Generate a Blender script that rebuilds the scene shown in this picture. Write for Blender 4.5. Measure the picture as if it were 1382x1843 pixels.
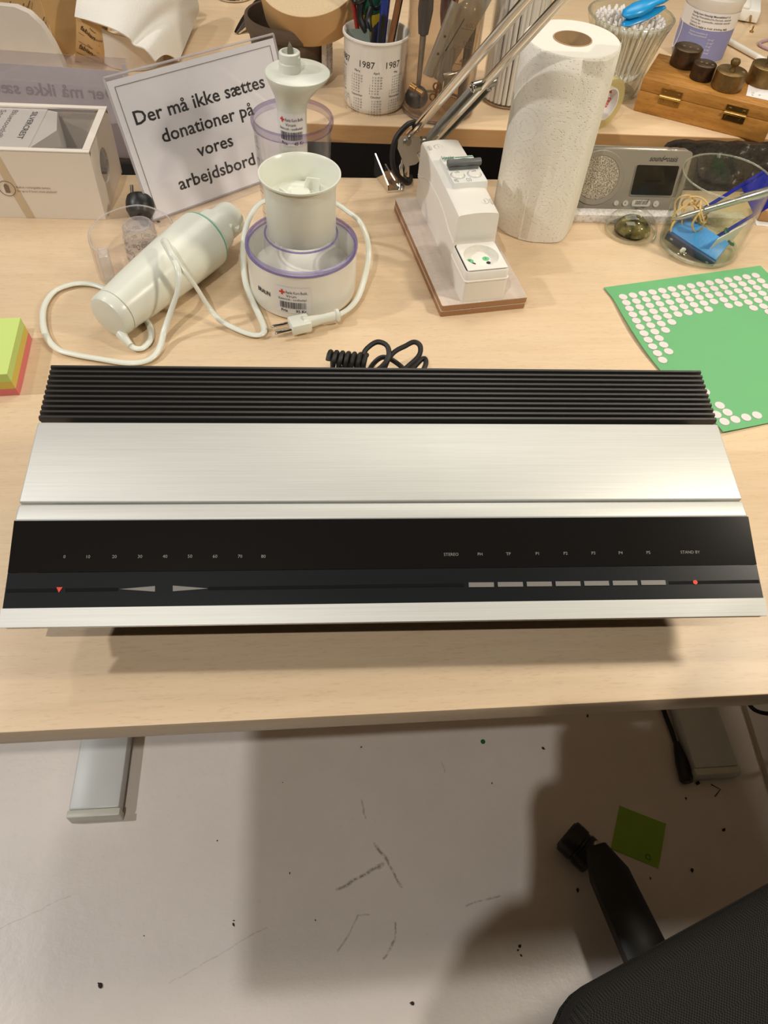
import bpy, bmesh, math, random
from mathutils import Vector, Matrix, Euler
random.seed(7)
PI = math.pi
for o in list(bpy.data.objects):
    bpy.data.objects.remove(o)
S = bpy.context.scene
COL = S.collection
DZ = 0.72            # desk top height above the floor; many coordinates below are relative to the desk top
RT = 0.05            # top of the rear table above the desk top
# ------------------------------------------------------------------ camera
CAMH, F_PX = 0.5609, 1346.8
PITCH, ROLL = math.radians(52.253), math.radians(4.978)
cam_d = bpy.data.cameras.new('camera'); cam = bpy.data.objects.new('camera', cam_d); COL.objects.link(cam)
cam_d.sensor_fit = 'HORIZONTAL'; cam_d.sensor_width = 36.0; cam_d.lens = F_PX / 1382 * 36.0
cam_d.clip_start = 0.01; cam_d.clip_end = 50
_f = Vector((0, math.cos(PITCH), -math.sin(PITCH))); _r = Vector((1, 0, 0)); _u = _r.cross(_f)
_r2 = math.cos(ROLL) * _r + math.sin(ROLL) * _u; _u2 = math.cos(ROLL) * _u - math.sin(ROLL) * _r
M = Matrix((_r2, _u2, -_f)).transposed().to_4x4(); M.translation = (0, 0, CAMH + DZ)
cam.matrix_world = M
S.camera = cam
# ------------------------------------------------------------------ light and exposure
S.view_settings.view_transform = 'Standard'; S.view_settings.look = 'None'
S.view_settings.exposure = 0.0; S.view_settings.gamma = 1.0
S.view_settings.use_curve_mapping = False
S.cycles.transparent_max_bounces = 40; S.cycles.max_bounces = 12
W = bpy.data.worlds.new('world'); S.world = W; W.use_nodes = True
W.node_tree.nodes['Background'].inputs[0].default_value = (1.0, 0.93, 0.84, 1)
W.node_tree.nodes['Background'].inputs[1].default_value = 0.05
CEIL = 2.56
def lamp(name, kind, loc, energy, color, size, size_y=None, target=None, spot=None):
    d = bpy.data.lights.new(name, kind); d.energy = energy; d.color = color
    if kind == 'AREA':
        d.shape = 'RECTANGLE'; d.size = size; d.size_y = size_y or size
    else:
        d.shadow_soft_size = size
    if kind == 'SPOT':
        d.spot_size = math.radians(spot or 120); d.spot_blend = 0.6
    o = bpy.data.objects.new(name, d); COL.objects.link(o); o.location = loc
    if target is not None:
        o.rotation_euler = (Vector(target) - Vector(loc)).to_track_quat('-Z', 'Y').to_euler()
    return o
WARM = (1.0, 0.90, 0.75); NEUT = (1.0, 0.94, 0.85); COOL = (0.97, 0.97, 0.94)
lamp('ceiling_spot_left', 'SPOT', (-2.05, 0.23, 2.5), 92, (0.99, 0.965, 0.95), 0.045, target=(0, 0.45, 0.5), spot=110)
lamp('ceiling_spot_rear_left', 'SPOT', (-1.4, 0.98, 2.5), 20, NEUT, 0.07, target=(-0.2, 0.7, 0.7), spot=110)
lamp('ceiling_panel_rear', 'AREA', (0.15, 1.75, 2.52), 15, NEUT, 1.1, 0.9)
lamp('ceiling_spot_right', 'SPOT', (1.22, 2.05, 2.5), 20, WARM, 0.07, target=(0.3, 0.7, 0.7), spot=110)
lamp('ceiling_spot_front', 'SPOT', (-0.41, -0.50, 2.5), 53, (1.0, 0.95, 0.89), 0.014, target=(0.1, 0.4, 0.3), spot=130)
LAMP_HEAD = Vector((0.90, 0.505, 0.86))      # bulb of the spring-arm desk lamp, above the right of the frame
DESK_LAMP_W = 33

# ------------------------------------------------------------------ materials
def lin(c):
    return tuple(((v / 255) / 12.92 if v / 255 <= 0.04045 else ((v / 255 + 0.055) / 1.055) ** 2.4) for v in c)
MATS = {}
class NT:
    def __init__(s, m): s.t = m.node_tree; s.n = s.t.nodes; s.l = s.t.links
    def node(s, ty, **kw):
        n = s.n.new(ty)
        for k, v in kw.items():
            if k.startswith('i'):
                n.inputs[int(k[1:])].default_value = v
            else:
                setattr(n, k, v)
        return n
    def link(s, a, b): s.l.new(a, b)
    def math(s, op, a, b=None, clamp=False):
        n = s.n.new('ShaderNodeMath'); n.operation = op; n.use_clamp = clamp
        for i, v in enumerate((a, b)):
            if v is None: continue
            if isinstance(v, (int, float)): n.inputs[i].default_value = v
            else: s.l.new(v, n.inputs[i])
        return n.outputs[0]
    def mix(s, fac, a, b):
        n = s.n.new('ShaderNodeMix'); n.data_type = 'RGBA'
        for i, v in ((0, fac), (6, a), (7, b)):
            if isinstance(v, (int, float)): n.inputs[i].default_value = v
            elif isinstance(v, tuple): n.inputs[i].default_value = (*v[:3], 1)
            else: s.l.new(v, n.inputs[i])
        return n.outputs[2]
    def ramp(s, fac, stops):
        n = s.n.new('ShaderNodeValToRGB'); e = n.color_ramp.elements
        e[0].position = stops[0][0]; e[1].position = stops[-1][0]
        e[0].color = (*stops[0][1], 1); e[1].color = (*stops[-1][1], 1)
        for p, c in stops[1:-1]:
            x = e.new(p); x.color = (*c, 1)
        s.l.new(fac, n.inputs[0]); return n.outputs[0]
    def coords(s, scale=(1, 1, 1), kind='Object', rot=(0, 0, 0)):
        tc = s.n.new('ShaderNodeTexCoord'); mp = s.n.new('ShaderNodeMapping')
        mp.inputs['Scale'].default_value = scale; mp.inputs['Rotation'].default_value = rot
        s.l.new(tc.outputs[kind], mp.inputs[0]); return mp.outputs[0]
    def noise(s, vec, scale, detail=3, rough=0.5):
        n = s.n.new('ShaderNodeTexNoise'); n.inputs['Scale'].default_value = scale
        n.inputs['Detail'].default_value = detail; n.inputs['Roughness'].default_value = rough
        s.l.new(vec, n.inputs['Vector']); return n.outputs[0]
    def bump(s, h, strength, dist, bsdf):
        n = s.n.new('ShaderNodeBump'); n.inputs['Strength'].default_value = strength; n.inputs['Distance'].default_value = dist
        s.l.new(h, n.inputs['Height']); s.l.new(n.outputs[0], bsdf.inputs['Normal'])
def newmat(name):
    m = bpy.data.materials.new(name); m.use_nodes = True
    return m, NT(m), m.node_tree.nodes['Principled BSDF']
def P(name, rgb, rough=0.5, metal=0.0, spec=0.5, var=0.06, vscale=40, bump=0.0, bscale=300, coat=0.0, emit=None, sss=0.0):
    """plain procedural material: base colour with slight noise variation"""
    if name in MATS: return MATS[name]
    m, t, b = newmat(name)
    c = lin(rgb); vec = t.coords()
    n = t.noise(vec, vscale, 2)
    col = t.mix(n, tuple(min(1, x * (1 + var)) for x in c), tuple(x * (1 - var) for x in c))
    t.link(col, b.inputs['Base Color'])
    b.inputs['Roughness'].default_value = rough; b.inputs['Metallic'].default_value = metal
    b.inputs['Specular IOR Level'].default_value = spec; b.inputs['Coat Weight'].default_value = coat
    if bump: t.bump(t.noise(vec, bscale, 3), bump, 0.001, b)
    MATS[name] = m; return m
def CLEAR(name, rgb=(250, 250, 250), tint=0.9, gloss=1.0, ior=1.35, rough=0.03, haze=0.0):
    """thin clear plastic or glass: transmits straight through, mirrors by Fresnel"""
    if name in MATS: return MATS[name]
    m, t, b = newmat(name); t.n.remove(b)
    out = t.n['Material Output']
    tr = t.node('ShaderNodeBsdfTransparent'); c = lin(rgb); tr.inputs[0].default_value = (*[max(0, x) ** 0.28 for x in c], 1)
    base = tr.outputs[0]
    if haze:
        df = t.node('ShaderNodeBsdfDiffuse'); df.inputs[0].default_value = (*c, 1)
        mh = t.node('ShaderNodeMixShader'); mh.inputs[0].default_value = haze
        t.link(base, mh.inputs[1]); t.link(df.outputs[0], mh.inputs[2]); base = mh.outputs[0]
    gl = t.node('ShaderNodeBsdfGlossy'); gl.inputs['Roughness'].default_value = rough
    lw = t.node('ShaderNodeLayerWeight'); lw.inputs[0].default_value = 0.5
    f0 = ((ior - 1) / (ior + 1)) ** 2
    f = t.math('MULTIPLY', t.math('ADD', t.math('MULTIPLY', t.math('POWER', lw.outputs['Facing'], 4.0), 0.75), f0), gloss, True)
    mx = t.node('ShaderNodeMixShader'); t.link(f, mx.inputs[0]); t.link(base, mx.inputs[1]); t.link(gl.outputs[0], mx.inputs[2])
    t.link(mx.outputs[0], out.inputs[0]); MATS[name] = m; return m
def WOOD(name, a, b_, fleck, rough=0.38, stretch=(1.6, 14, 14), fl=0.24):
    if name in MATS: return MATS[name]
    m, t, b = newmat(name)
    v = t.coords(stretch); n = t.noise(v, 3.2, 4, 0.55)
    col = t.ramp(n, [(0.3, lin(b_)), (0.7, lin(a))])
    v2 = t.coords((95, 620, 620)); n2 = t.noise(v2, 1.0, 2, 0.5)
    f = t.math('MULTIPLY', t.math('SUBTRACT', n2, 0.56), 6.0, True)
    col = t.mix(t.math('MULTIPLY', f, fl), col, lin(fleck))
    v3 = t.coords((14, 260, 260)); n3 = t.noise(v3, 1.0, 3, 0.6)
    col = t.mix(t.math('MULTIPLY', n3, 0.22), col, lin(fleck))
    t.link(col, b.inputs['Base Color']); b.inputs['Roughness'].default_value = rough
    b.inputs['Specular IOR Level'].default_value = 0.35
    t.bump(n2, 0.05, 0.0005, b)
    MATS[name] = m; return m
m_desk = WOOD('beech_laminate', (230, 206, 172), (223, 197, 161), (178, 142, 104), stretch=(2.5, 30, 30))
m_rear = WOOD('beech_laminate_rear', (231, 205, 169), (223, 195, 157), (178, 142, 104), fl=0.12, stretch=(2.5, 30, 30))
m_edge = WOOD('beech_edge', (200, 158, 108), (184, 142, 94), (140, 100, 62), rough=0.5, fl=0.2)
m_oldwood = WOOD('old_varnished_wood', (196, 142, 70), (166, 112, 48), (96, 58, 24), rough=0.45, stretch=(6, 40, 40), fl=0.45)
m_boardtop = WOOD('pale_oak_decor', (222, 208, 194), (206, 190, 176), (170, 150, 136), rough=0.5, stretch=(30, 6, 20), fl=0.3)
m_teak = WOOD('teak', (128, 74, 44), (98, 54, 32), (60, 30, 16))
m_pot = WOOD('brown_stoneware', (108, 90, 72), (76, 62, 50), (44, 36, 28), rough=0.6, stretch=(2, 2, 14), fl=0.3)
m_white = P('white_plastic', (236, 234, 224), 0.25, var=0.02)
m_wgreen = P('off_white_plastic', (228, 230, 216), 0.28, var=0.02)
m_shell = P('white_housing_plastic', (236, 232, 222), 0.38, var=0.02)
m_paper = P('white_paper', (232, 228, 224), 0.8, var=0.02)
m_dark = P('black_plastic', (20, 20, 20), 0.4, var=0.1)
m_rubber = P('black_rubber', (22, 20, 19), 0.55, var=0.15)
m_ink = P('black_ink', (44, 41, 38), 0.7, var=0.02)
m_ink2 = P('grey_ink', (120, 114, 108), 0.7, var=0.02)
m_red = P('red_print', (214, 62, 44), 0.6, var=0.02)
m_chrome = P('chrome', (226, 222, 214), 0.12, metal=1.0, var=0.02)
m_steel = P('brushed_steel', (176, 172, 164), 0.32, metal=1.0, var=0.06)
m_brass = P('brass', (168, 132, 74), 0.35, metal=1.0, var=0.15, vscale=120)
m_green = P('green_plastic', (60, 150, 105), 0.4)

# ------------------------------------------------------------------ mesh building
class MB:
    def __init__(s): s.bm = bmesh.new()
    def _xf(s, vs, M):
        if M is not None:
            for v in vs: v.co = M @ v.co
    def box(s, c, d, rot=None, bev=0.0, seg=2, M=None):
        r = bmesh.ops.create_cube(s.bm, size=1.0); vs = r['verts']
        for v in vs: v.co = Vector((v.co.x * d[0], v.co.y * d[1], v.co.z * d[2]))
        if bev:
            es = list({e for v in vs for e in v.link_edges})
            rb = bmesh.ops.bevel(s.bm, geom=es, offset=bev, segments=seg, profile=0.5, affect='EDGES')
            vs = list({v for f in rb['faces'] for v in f.verts} | {v for v in vs if v.is_valid})
        X = Matrix.Translation(c) @ (Euler(rot).to_matrix().to_4x4() if rot else Matrix())
        if M is not None: X = M @ X
        s._xf(vs, X); return vs
    def ring(s, pts): return [s.bm.verts.new(p) for p in pts]
    def bridge(s, a, b, close=True):
        n = len(a)
        for i in range(n if close else n - 1):
            j = (i + 1) % n
            try: s.bm.faces.new((a[i], a[j], b[j], b[i]))
            except ValueError: pass
    def lathe(s, prof, seg=32, c=(0, 0, 0), M=None, sx=1.0, sy=1.0):
        """profile of (r, z); r = 0 closes to a point"""
        rings = []
        for r, z in prof:
            if r <= 1e-7: pts = [Vector((0, 0, z))]
            else: pts = [Vector((r * sx * math.cos(2 * PI * k / seg), r * sy * math.sin(2 * PI * k / seg), z)) for k in range(seg)]
            pts = [p + Vector(c) for p in pts]
            if M is not None: pts = [M @ p for p in pts]
            rings.append(s.ring(pts))
        for a, b in zip(rings, rings[1:]):
            if len(a) == 1 and len(b) == 1: continue
            if len(a) == 1:
                for i in range(seg): s.bm.faces.new((a[0], b[i], b[(i + 1) % seg]))
            elif len(b) == 1:
                for i in range(seg): s.bm.faces.new((a[i], a[(i + 1) % seg], b[0]))
            else: s.bridge(a, b)
        return rings
    def cyl(s, p0, p1, r0, r1=None, seg=20):
        p0, p1 = Vector(p0), Vector(p1); r1 = r0 if r1 is None else r1
        L = (p1 - p0).length
        X = Matrix.Translation(p0) @ (p1 - p0).to_track_quat('Z', 'Y').to_matrix().to_4x4()
        s.lathe([(0, 0), (r0, 0), (r1, L), (0, L)], seg, M=X)
    def axis_lathe(s, p0, p1, prof, seg=28, sx=1.0, sy=1.0):
        """profile (r, t) with t the share of the way from p0 to p1"""
        p0, p1 = Vector(p0), Vector(p1); L = (p1 - p0).length
        X = Matrix.Translation(p0) @ (p1 - p0).to_track_quat('Z', 'Y').to_matrix().to_4x4()
        s.lathe([(r, t * L) for r, t in prof], seg, M=X, sx=sx, sy=sy)
    def sphere(s, c, r, seg=16, sz=1.0):
        n = seg // 2
        s.lathe([(r * math.sin(PI * k / n) if 0 < k < n else 0, -r * sz * math.cos(PI * k / n)) for k in range(n + 1)], seg, c)
    def tube(s, pts, r, seg=8, closed=False, flat=1.0, sub=6, caps=True):
        pts = [Vector(p) for p in pts]
        if sub > 1 and len(pts) > 2: pts = spline(pts, sub, closed)
        n = len(pts); rings = []; up = None
        for i, p in enumerate(pts):
            a = pts[(i - 1) % n] if (closed or i) else p
            b = pts[(i + 1) % n] if (closed or i < n - 1) else p
            d = (b - a).normalized()
            if up is None:
                up = Vector((0, 0, 1)) if abs(d.z) < 0.9 else Vector((1, 0, 0))
            if flat != 1.0 and abs(d.z) < 0.95: up = Vector((0, 0, 1)) * 0.5 + up * 0.5
            side = d.cross(up)
            if side.length < 1e-6: side = d.orthogonal()
            side.normalize(); up = side.cross(d).normalized()
            rr = r(i / max(1, n - 1)) if callable(r) else r
            rings.append(s.ring([p + side * rr * math.cos(2 * PI * k / seg) + up * rr * flat * math.sin(2 * PI * k / seg) for k in range(seg)]))
        for a, b in zip(rings, rings[1:]): s.bridge(a, b)
        if closed: s.bridge(rings[-1], rings[0])
        elif caps:
            s.bm.faces.new(list(reversed(rings[0]))); s.bm.faces.new(rings[-1])
    def torus(s, c, R, r, seg=40, ms=8, M=None, z=1.0):
        rings = []
        for k in range(seg):
            a = 2 * PI * k / seg
            pts = [Vector(((R + r * math.cos(2 * PI * j / ms)) * math.cos(a), (R + r * math.cos(2 * PI * j / ms)) * math.sin(a), z * r * math.sin(2 * PI * j / ms))) for j in range(ms)]
            pts = [(M @ p if M is not None else p) + Vector(c) for p in pts]
            rings.append(s.ring(pts))
        for k in range(seg): s.bridge(rings[k], rings[(k + 1) % seg])
    def prism(s, poly, z0, z1, M=None):
        """2D polygon in xy raised from z0 to z1"""
        a = [Vector((x, y, z0)) for x, y in poly]; b = [Vector((x, y, z1)) for x, y in poly]
        if M is not None: a = [M @ p for p in a]; b = [M @ p for p in b]
        a, b = s.ring(a), s.ring(b)
        s.bridge(a, b); s.bm.faces.new(list(reversed(a))); s.bm.faces.new(b)
    def prism_x(s, yz, x0, x1):
        a = s.ring([Vector((x0, y, z)) for y, z in yz]); b = s.ring([Vector((x1, y, z)) for y, z in yz])
        s.bridge(a, b); s.bm.faces.new(list(reversed(a))); s.bm.faces.new(b)
    def loft(s, rings, cap0=True, cap1=True):
        R = [s.ring([Vector(p) for p in r]) for r in rings]
        for a, b in zip(R, R[1:]): s.bridge(a, b)
        if cap0: s.bm.faces.new(list(reversed(R[0])))
        if cap1: s.bm.faces.new(R[-1])
    def poly(s, pts): s.bm.faces.new(s.ring([Vector(p) for p in pts]))
    def sheet(s, fn, nu, nv, th=0.0):
        """surface fn(u, v); with th a second layer th along the normal and closed edges"""
        g = [[Vector(fn(i / nu, j / nv)) for j in range(nv + 1)] for i in range(nu + 1)]
        A = [s.ring(r) for r in g]
        for i in range(nu):
            for j in range(nv): s.bm.faces.new((A[i][j], A[i + 1][j], A[i + 1][j + 1], A[i][j + 1]))
        if th:
            s.bm.normal_update()
            B = [s.ring([A[i][j].co - A[i][j].normal * th for j in range(nv + 1)]) for i in range(nu + 1)]
            for i in range(nu):
                for j in range(nv): s.bm.faces.new((B[i][j + 1], B[i + 1][j + 1], B[i + 1][j], B[i][j]))
            for i in range(nu):
                s.bm.faces.new((A[i + 1][0], A[i][0], B[i][0], B[i + 1][0])); s.bm.faces.new((A[i][nv], A[i + 1][nv], B[i + 1][nv], B[i][nv]))
            for j in range(nv):
                s.bm.faces.new((A[0][j], A[0][j + 1], B[0][j + 1], B[0][j])); s.bm.faces.new((A[nu][j + 1], A[nu][j], B[nu][j], B[nu][j + 1]))
    def text(s, string, place, size=0.01, align='L', width=None, bold=0.0, height=None):
        V, Fc, x0, x1 = glyphs(string, bold)
        sx = sy = size
        if width: sx = width / max(1e-6, x1 - x0)
        if height: sy = height / 0.69
        w = (x1 - x0) * sx
        off = {'L': 0, 'C': -w / 2, 'R': -w}[align]
        vs = [s.bm.verts.new(place((x - x0) * sx + off, y * sy)) for x, y in V]
        for f in Fc:
            try: s.bm.faces.new([vs[i] for i in f])
            except ValueError: pass
    def build(s, name, mat, parent=None, loc=None, rot=None, ang=40):
        bmesh.ops.recalc_face_normals(s.bm, faces=s.bm.faces[:])
        me = bpy.data.meshes.new(name); s.bm.to_mesh(me); s.bm.free()
        me.polygons.foreach_set('use_smooth', [True] * len(me.polygons)); me.set_sharp_from_angle(angle=math.radians(ang))
        o = bpy.data.objects.new(name, me); COL.objects.link(o)
        if mat: me.materials.append(mat)
        if parent: o.parent = parent
        if loc is not None: o.location = loc
        if rot is not None: o.rotation_euler = rot
        return o
def spline(pts, sub, closed=False):
    out = []; n = len(pts)
    for i in range(n if closed else n - 1):
        p0 = pts[(i - 1) % n] if (closed or i) else pts[0] * 2 - pts[1]
        p1, p2 = pts[i], pts[(i + 1) % n]
        p3 = pts[(i + 2) % n] if (closed or i + 2 < n) else pts[-1] * 2 - pts[-2]
        for k in range(sub):
            t = k / sub
            out.append(0.5 * ((2 * p1) + (p2 - p0) * t + (2 * p0 - 5 * p1 + 4 * p2 - p3) * t * t + (3 * p1 - p0 - 3 * p2 + p3) * t ** 3))
    if not closed: out.append(pts[-1])
    return out
_G = {}
def glyphs(string, bold=0.0):
    k = (string, bold)
    if k in _G: return _G[k]
    cu = bpy.data.curves.new('t', 'FONT'); cu.body = string; cu.size = 1.0; cu.resolution_u = 2; cu.offset = bold
    o = bpy.data.objects.new('t', cu); COL.objects.link(o)
    bpy.context.view_layer.update()
    me = o.evaluated_get(bpy.context.evaluated_depsgraph_get()).to_mesh()
    V = [(v.co.x, v.co.y) for v in me.vertices]; Fc = [tuple(p.vertices) for p in me.polygons]
    bpy.data.objects.remove(o); bpy.data.curves.remove(cu)
    xs = [v[0] for v in V] or [0, 1]
    _G[k] = (V, Fc, min(xs), max(xs)); return _G[k]
def flat(o, ux, uy, n=None, lift=0.0003):
    o, ux, uy = Vector(o), Vector(ux).normalized(), Vector(uy).normalized(); nn = ux.cross(uy) * lift
    return lambda x, y: o + ux * x + uy * y + nn
def wrap(cx, cy, R, a0, z0, lift=0.0003, tilt=0.0):
    """arc length x to the right as seen from outside, y up, around a vertical axis"""
    return lambda x, y: Vector((cx + (R + lift) * math.cos(a0 + x / R), cy + (R + lift) * math.sin(a0 + x / R), z0 + y))
def rrect(w, h, r, n=5, cx=0, cy=0):
    out = []
    for sx, sy, a in ((1, 1, 0), (-1, 1, 90), (-1, -1, 180), (1, -1, 270)):
        for k in range(n + 1):
            t = math.radians(a + 90 * k / n)
            out.append((cx + sx * (w / 2 - r) + r * math.cos(t), cy + sy * (h / 2 - r) + r * math.sin(t)))
    return out
def thing(name, label, cat, loc=(0, 0, 0), rz=0.0, group=None, rot=None):
    o = bpy.data.objects.new(name, None); COL.objects.link(o); o.empty_display_size = 0.02
    o.location = (loc[0], loc[1], loc[2] + DZ); o.rotation_euler = rot or (0, 0, rz)
    return tag(o, label, cat, group)
def tag(o, label, cat, group=None, kind=None):
    o['label'] = label; o['category'] = cat
    if group: o['group'] = group
    if kind: o['kind'] = kind
    return o
def struct(o):
    o['kind'] = 'structure'; return o
def dup(root, loc, rot=None, label=None, group=None):
    r = root.copy(); COL.objects.link(r); r.location = loc
    if rot is not None: r.rotation_euler = rot
    if label: r['label'] = label
    if group: r['group'] = group
    for ch in list(root.children):
        c = ch.copy(); COL.objects.link(c); c.parent = r
        for g in ch.children:
            d = g.copy(); COL.objects.link(d); d.parent = c
    return r
def local(root_loc, rz):
    """maps desk coordinates into a thing's own frame"""
    Mi = (Matrix.Translation(root_loc) @ Matrix.Rotation(rz, 4, 'Z')).inverted()
    return lambda p: Mi @ Vector(p)
# ================================================================== the room
def floor_mat():
    m, t, b = newmat('painted_floor')
    v = t.coords(); n = t.noise(v, 5, 4, 0.6); n2 = t.noise(v, 90, 3, 0.6)
    col = t.ramp(n, [(0.3, lin((234, 226, 218))), (0.7, lin((244, 236, 228)))])
    f = t.math('MULTIPLY', t.math('SUBTRACT', n2, 0.60), 3.0, True)
    col = t.mix(t.math('MULTIPLY', f, 0.25), col, lin((196, 184, 174)))
    # scuffs: distance to short segments, broken up with noise
    sep = t.node('ShaderNodeSeparateXYZ'); wob = t.n.new('ShaderNodeTexNoise'); wob.inputs['Scale'].default_value = 30
    t.link(v, wob.inputs['Vector'])
    add = t.node('ShaderNodeVectorMath', operation='MULTIPLY_ADD'); t.link(wob.outputs['Color'], add.inputs[0])
    add.inputs[1].default_value = (0.012, 0.012, 0); t.link(v, add.inputs[2]); t.link(add.outputs[0], sep.inputs[0])
    X, Y = sep.outputs[0], sep.outputs[1]; tot = None
    O = 0.006
    brk = t.noise(v, 160, 2, 0.6)
    for (ax, ay), (bx, by), w, k in SCUFFS:
        ax += O; ay += O; bx += O; by += O
        dx, dy = bx - ax, by - ay; L2 = dx * dx + dy * dy
        px, py = t.math('SUBTRACT', X, ax), t.math('SUBTRACT', Y, ay)
        h = t.math('DIVIDE', t.math('ADD', t.math('MULTIPLY', px, dx), t.math('MULTIPLY', py, dy)), L2, True)
        ex = t.math('SUBTRACT', px, t.math('MULTIPLY', h, dx)); ey = t.math('SUBTRACT', py, t.math('MULTIPLY', h, dy))
        d = t.math('SQRT', t.math('ADD', t.math('MULTIPLY', ex, ex), t.math('MULTIPLY', ey, ey)))
        s = t.math('MULTIPLY', t.math('SUBTRACT', 1.0, t.math('DIVIDE', d, w), True), k)
        tot = s if tot is None else t.math('MAXIMUM', tot, s)
    tot = t.math('MULTIPLY', tot, t.math('MULTIPLY', t.math('SUBTRACT', brk, 0.3), 4.0, True))
    col = t.mix(tot, col, lin((96, 82, 74)))
    t.link(col, b.inputs['Base Color']); b.inputs['Roughness'].default_value = 0.34
    t.bump(t.noise(v, 60, 3, 0.6), 0.25, 0.002, b)
    return m
SCUFFS = [((-0.0213, 0.2439), (0.0476, 0.2872), .0035, .8), ((0.0304, 0.3149), (0.0543, 0.2935), .004, .8), ((0.0543, 0.2935), (0.0777, 0.2565), .003, .7),
          ((0.0038, 0.3826), (0.0138, 0.3523), .002, .5), ((-0.0116, 0.1619), (0.0147, 0.2097), .0022, .5), ((0.0147, 0.2097), (0.03, 0.213), .0016, .4),
          ((0.0719, 0.2065), (0.0732, 0.1843), .002, .7), ((0.0732, 0.1843), (0.0566, 0.1577), .0025, .7), ((0.1806, 0.2379), (0.2329, 0.2561), .002, .5),
          ((-0.1443, 0.1714), (-0.1233, 0.1855), .0014, .4), ((-0.2485, 0.1036), (-0.1367, 0.1756), .0014, .25), ((-0.5125, 0.1541), (-0.4221, 0.206), .0014, .25),
          ((0.137, 0.4596), (0.1421, 0.4409), .0014, .4)]
m_floor = floor_mat()
m_wall = P('grey_wall_paint', (120, 112, 102), 0.85, var=0.03, vscale=3)
R0, R1, Q0, Q1 = -2.7, 2.7, -2.6, 2.9
b = MB(); b.box(((R0 + R1) / 2, (Q0 + Q1) / 2, -0.05), (R1 - R0, Q1 - Q0, 0.1)); struct(b.build('floor', m_floor))
b = MB(); b.box(((R0 + R1) / 2, (Q0 + Q1) / 2, CEIL + 0.05), (R1 - R0, Q1 - Q0, 0.1)); struct(b.build('ceiling', m_wall))
for nm, c, d in (('wall_left', (R0 - 0.05, 0.15, CEIL / 2), (0.1, Q1 - Q0, CEIL)), ('wall_right', (R1 + 0.05, 0.15, CEIL / 2), (0.1, Q1 - Q0, CEIL)),
                 ('wall_back', (0, Q1 + 0.05, CEIL / 2), (R1 - R0, 0.1, CEIL)), ('wall_front', (0, Q0 - 0.05, CEIL / 2), (R1 - R0, 0.1, CEIL))):
    b = MB(); b.box(c, d); struct(b.build(nm, m_wall))

# ================================================================== the desk
DY = math.radians(8.2); DF = (0.02725, 0.23685)
m_leg = P('grey_powder_coat', (216, 220, 216), 0.35, var=0.03)
desk = thing('desk', 'beech workbench desk under the silver receiver', 'desk', (DF[0], DF[1], -DZ), DY)
TH = 0.023
b = MB(); b.box((0.09, 0.404, DZ - TH / 2), (1.6, 0.808, TH), bev=0.0014, seg=2); b.build('tabletop', m_desk, desk)
for u, ye in ((-0.428, 0.14), (0.608, 0.148)):
    b = MB(); b.box((u, ye + 0.285, 0.017), (0.078, 0.55, 0.030), bev=0.003)
    ft = b.build('foot', m_leg, desk)
    b = MB(); b.box((u, ye + 0.004, 0.0155), (0.082, 0.012, 0.031), bev=0.002); b.build('end_cap', P('pale_end_cap', (222, 222, 208), 0.4), ft)
    b = MB(); b.box((u, 0.46, 0.36), (0.06, 0.08, 0.67), bev=0.003); b.build('column', m_leg, desk)
b = MB(); b.box((0.09, 0.46, DZ - TH - 0.03), (1.0, 0.05, 0.04), bev=0.002); b.build('crossbar', m_leg, desk)

# rear table: its front edge shows above the desk, the rest stands behind
RY = math.radians(6.35); RF = (0.2, 1.1214)
rear = thing('rear_table', 'second beech table standing behind the desk and a little higher', 'table', (RF[0], RF[1], -DZ), RY)
HT = DZ + RT
b = MB(); b.box((-0.05, 0.4, HT - 0.013), (2.2, 0.8, 0.026), bev=0.0015); b.build('tabletop', m_rear, rear)
b = MB(); b.box((-0.05, -0.0008, HT - 0.013), (2.196, 0.0016, 0.0245)); b.build('front_edge_band', m_edge, rear)
b = MB(); b.box((-0.05, 0.30, HT - 0.19), (2.0, 0.018, 0.32)); b.build('gap_dark_backing', P('black_panel', (24, 22, 22), 0.35), rear)  # added black sheet, keeps the gap under the rear table dark
for u in (-1.0, 0.9):
    b = MB(); b.box((u, 0.45, (HT - 0.026) / 2), (0.05, 0.6, HT - 0.03)); b.build('side_frame', P('black_frame', (30, 28, 28), 0.5), rear)

# ================================================================== the receiver
RYAW = math.radians(6.676); RX, RYY = -0.0095, 0.5097
def alu():
    m, t, b = newmat('brushed_aluminium')
    v = t.coords((10, 900, 900)); n = t.noise(v, 1.0, 3, 0.6)
    v2 = t.coords((3, 90, 90)); n2 = t.noise(v2, 1.0, 2, 0.5)
    col = t.ramp(n, [(0.25, lin((200, 201, 195))), (0.75, lin((214, 215, 209)))])
    col = t.mix(t.math('MULTIPLY', n2, 0.05), col, lin((190, 190, 184)))
    t.link(col, b.inputs['Base Color']); b.inputs['Metallic'].default_value = 0.35; b.inputs['Roughness'].default_value = 0.5
    t.bump(n, 0.06, 0.0004, b)
    return m
m_alu = alu()
def gloss_black():
    m, t, b = newmat('glossy_black_acrylic')
    v = t.coords((6, 300, 300), rot=(0, 0, 0.2)); n = t.noise(v, 1.0, 2)
    f = t.math('MULTIPLY', t.math('SUBTRACT', n, 0.73), 8.0, True)
    t.link(t.mix(t.math('MULTIPLY', f, 0.25), lin((22, 20, 19)), lin((92, 88, 82))), b.inputs['Base Color'])
    b.inputs['Roughness'].default_value = 0.16; b.inputs['Specular IOR Level'].default_value = 0.35
    return m
m_gblack = gloss_black()
m_mblack = P('matt_black_lacquer', (25, 27, 29), 0.30, var=0.1, vscale=400, spec=0.22)
m_fin = P('black_anodised_aluminium', (54, 52, 50), 0.38, var=0.06, spec=0.5)
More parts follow.
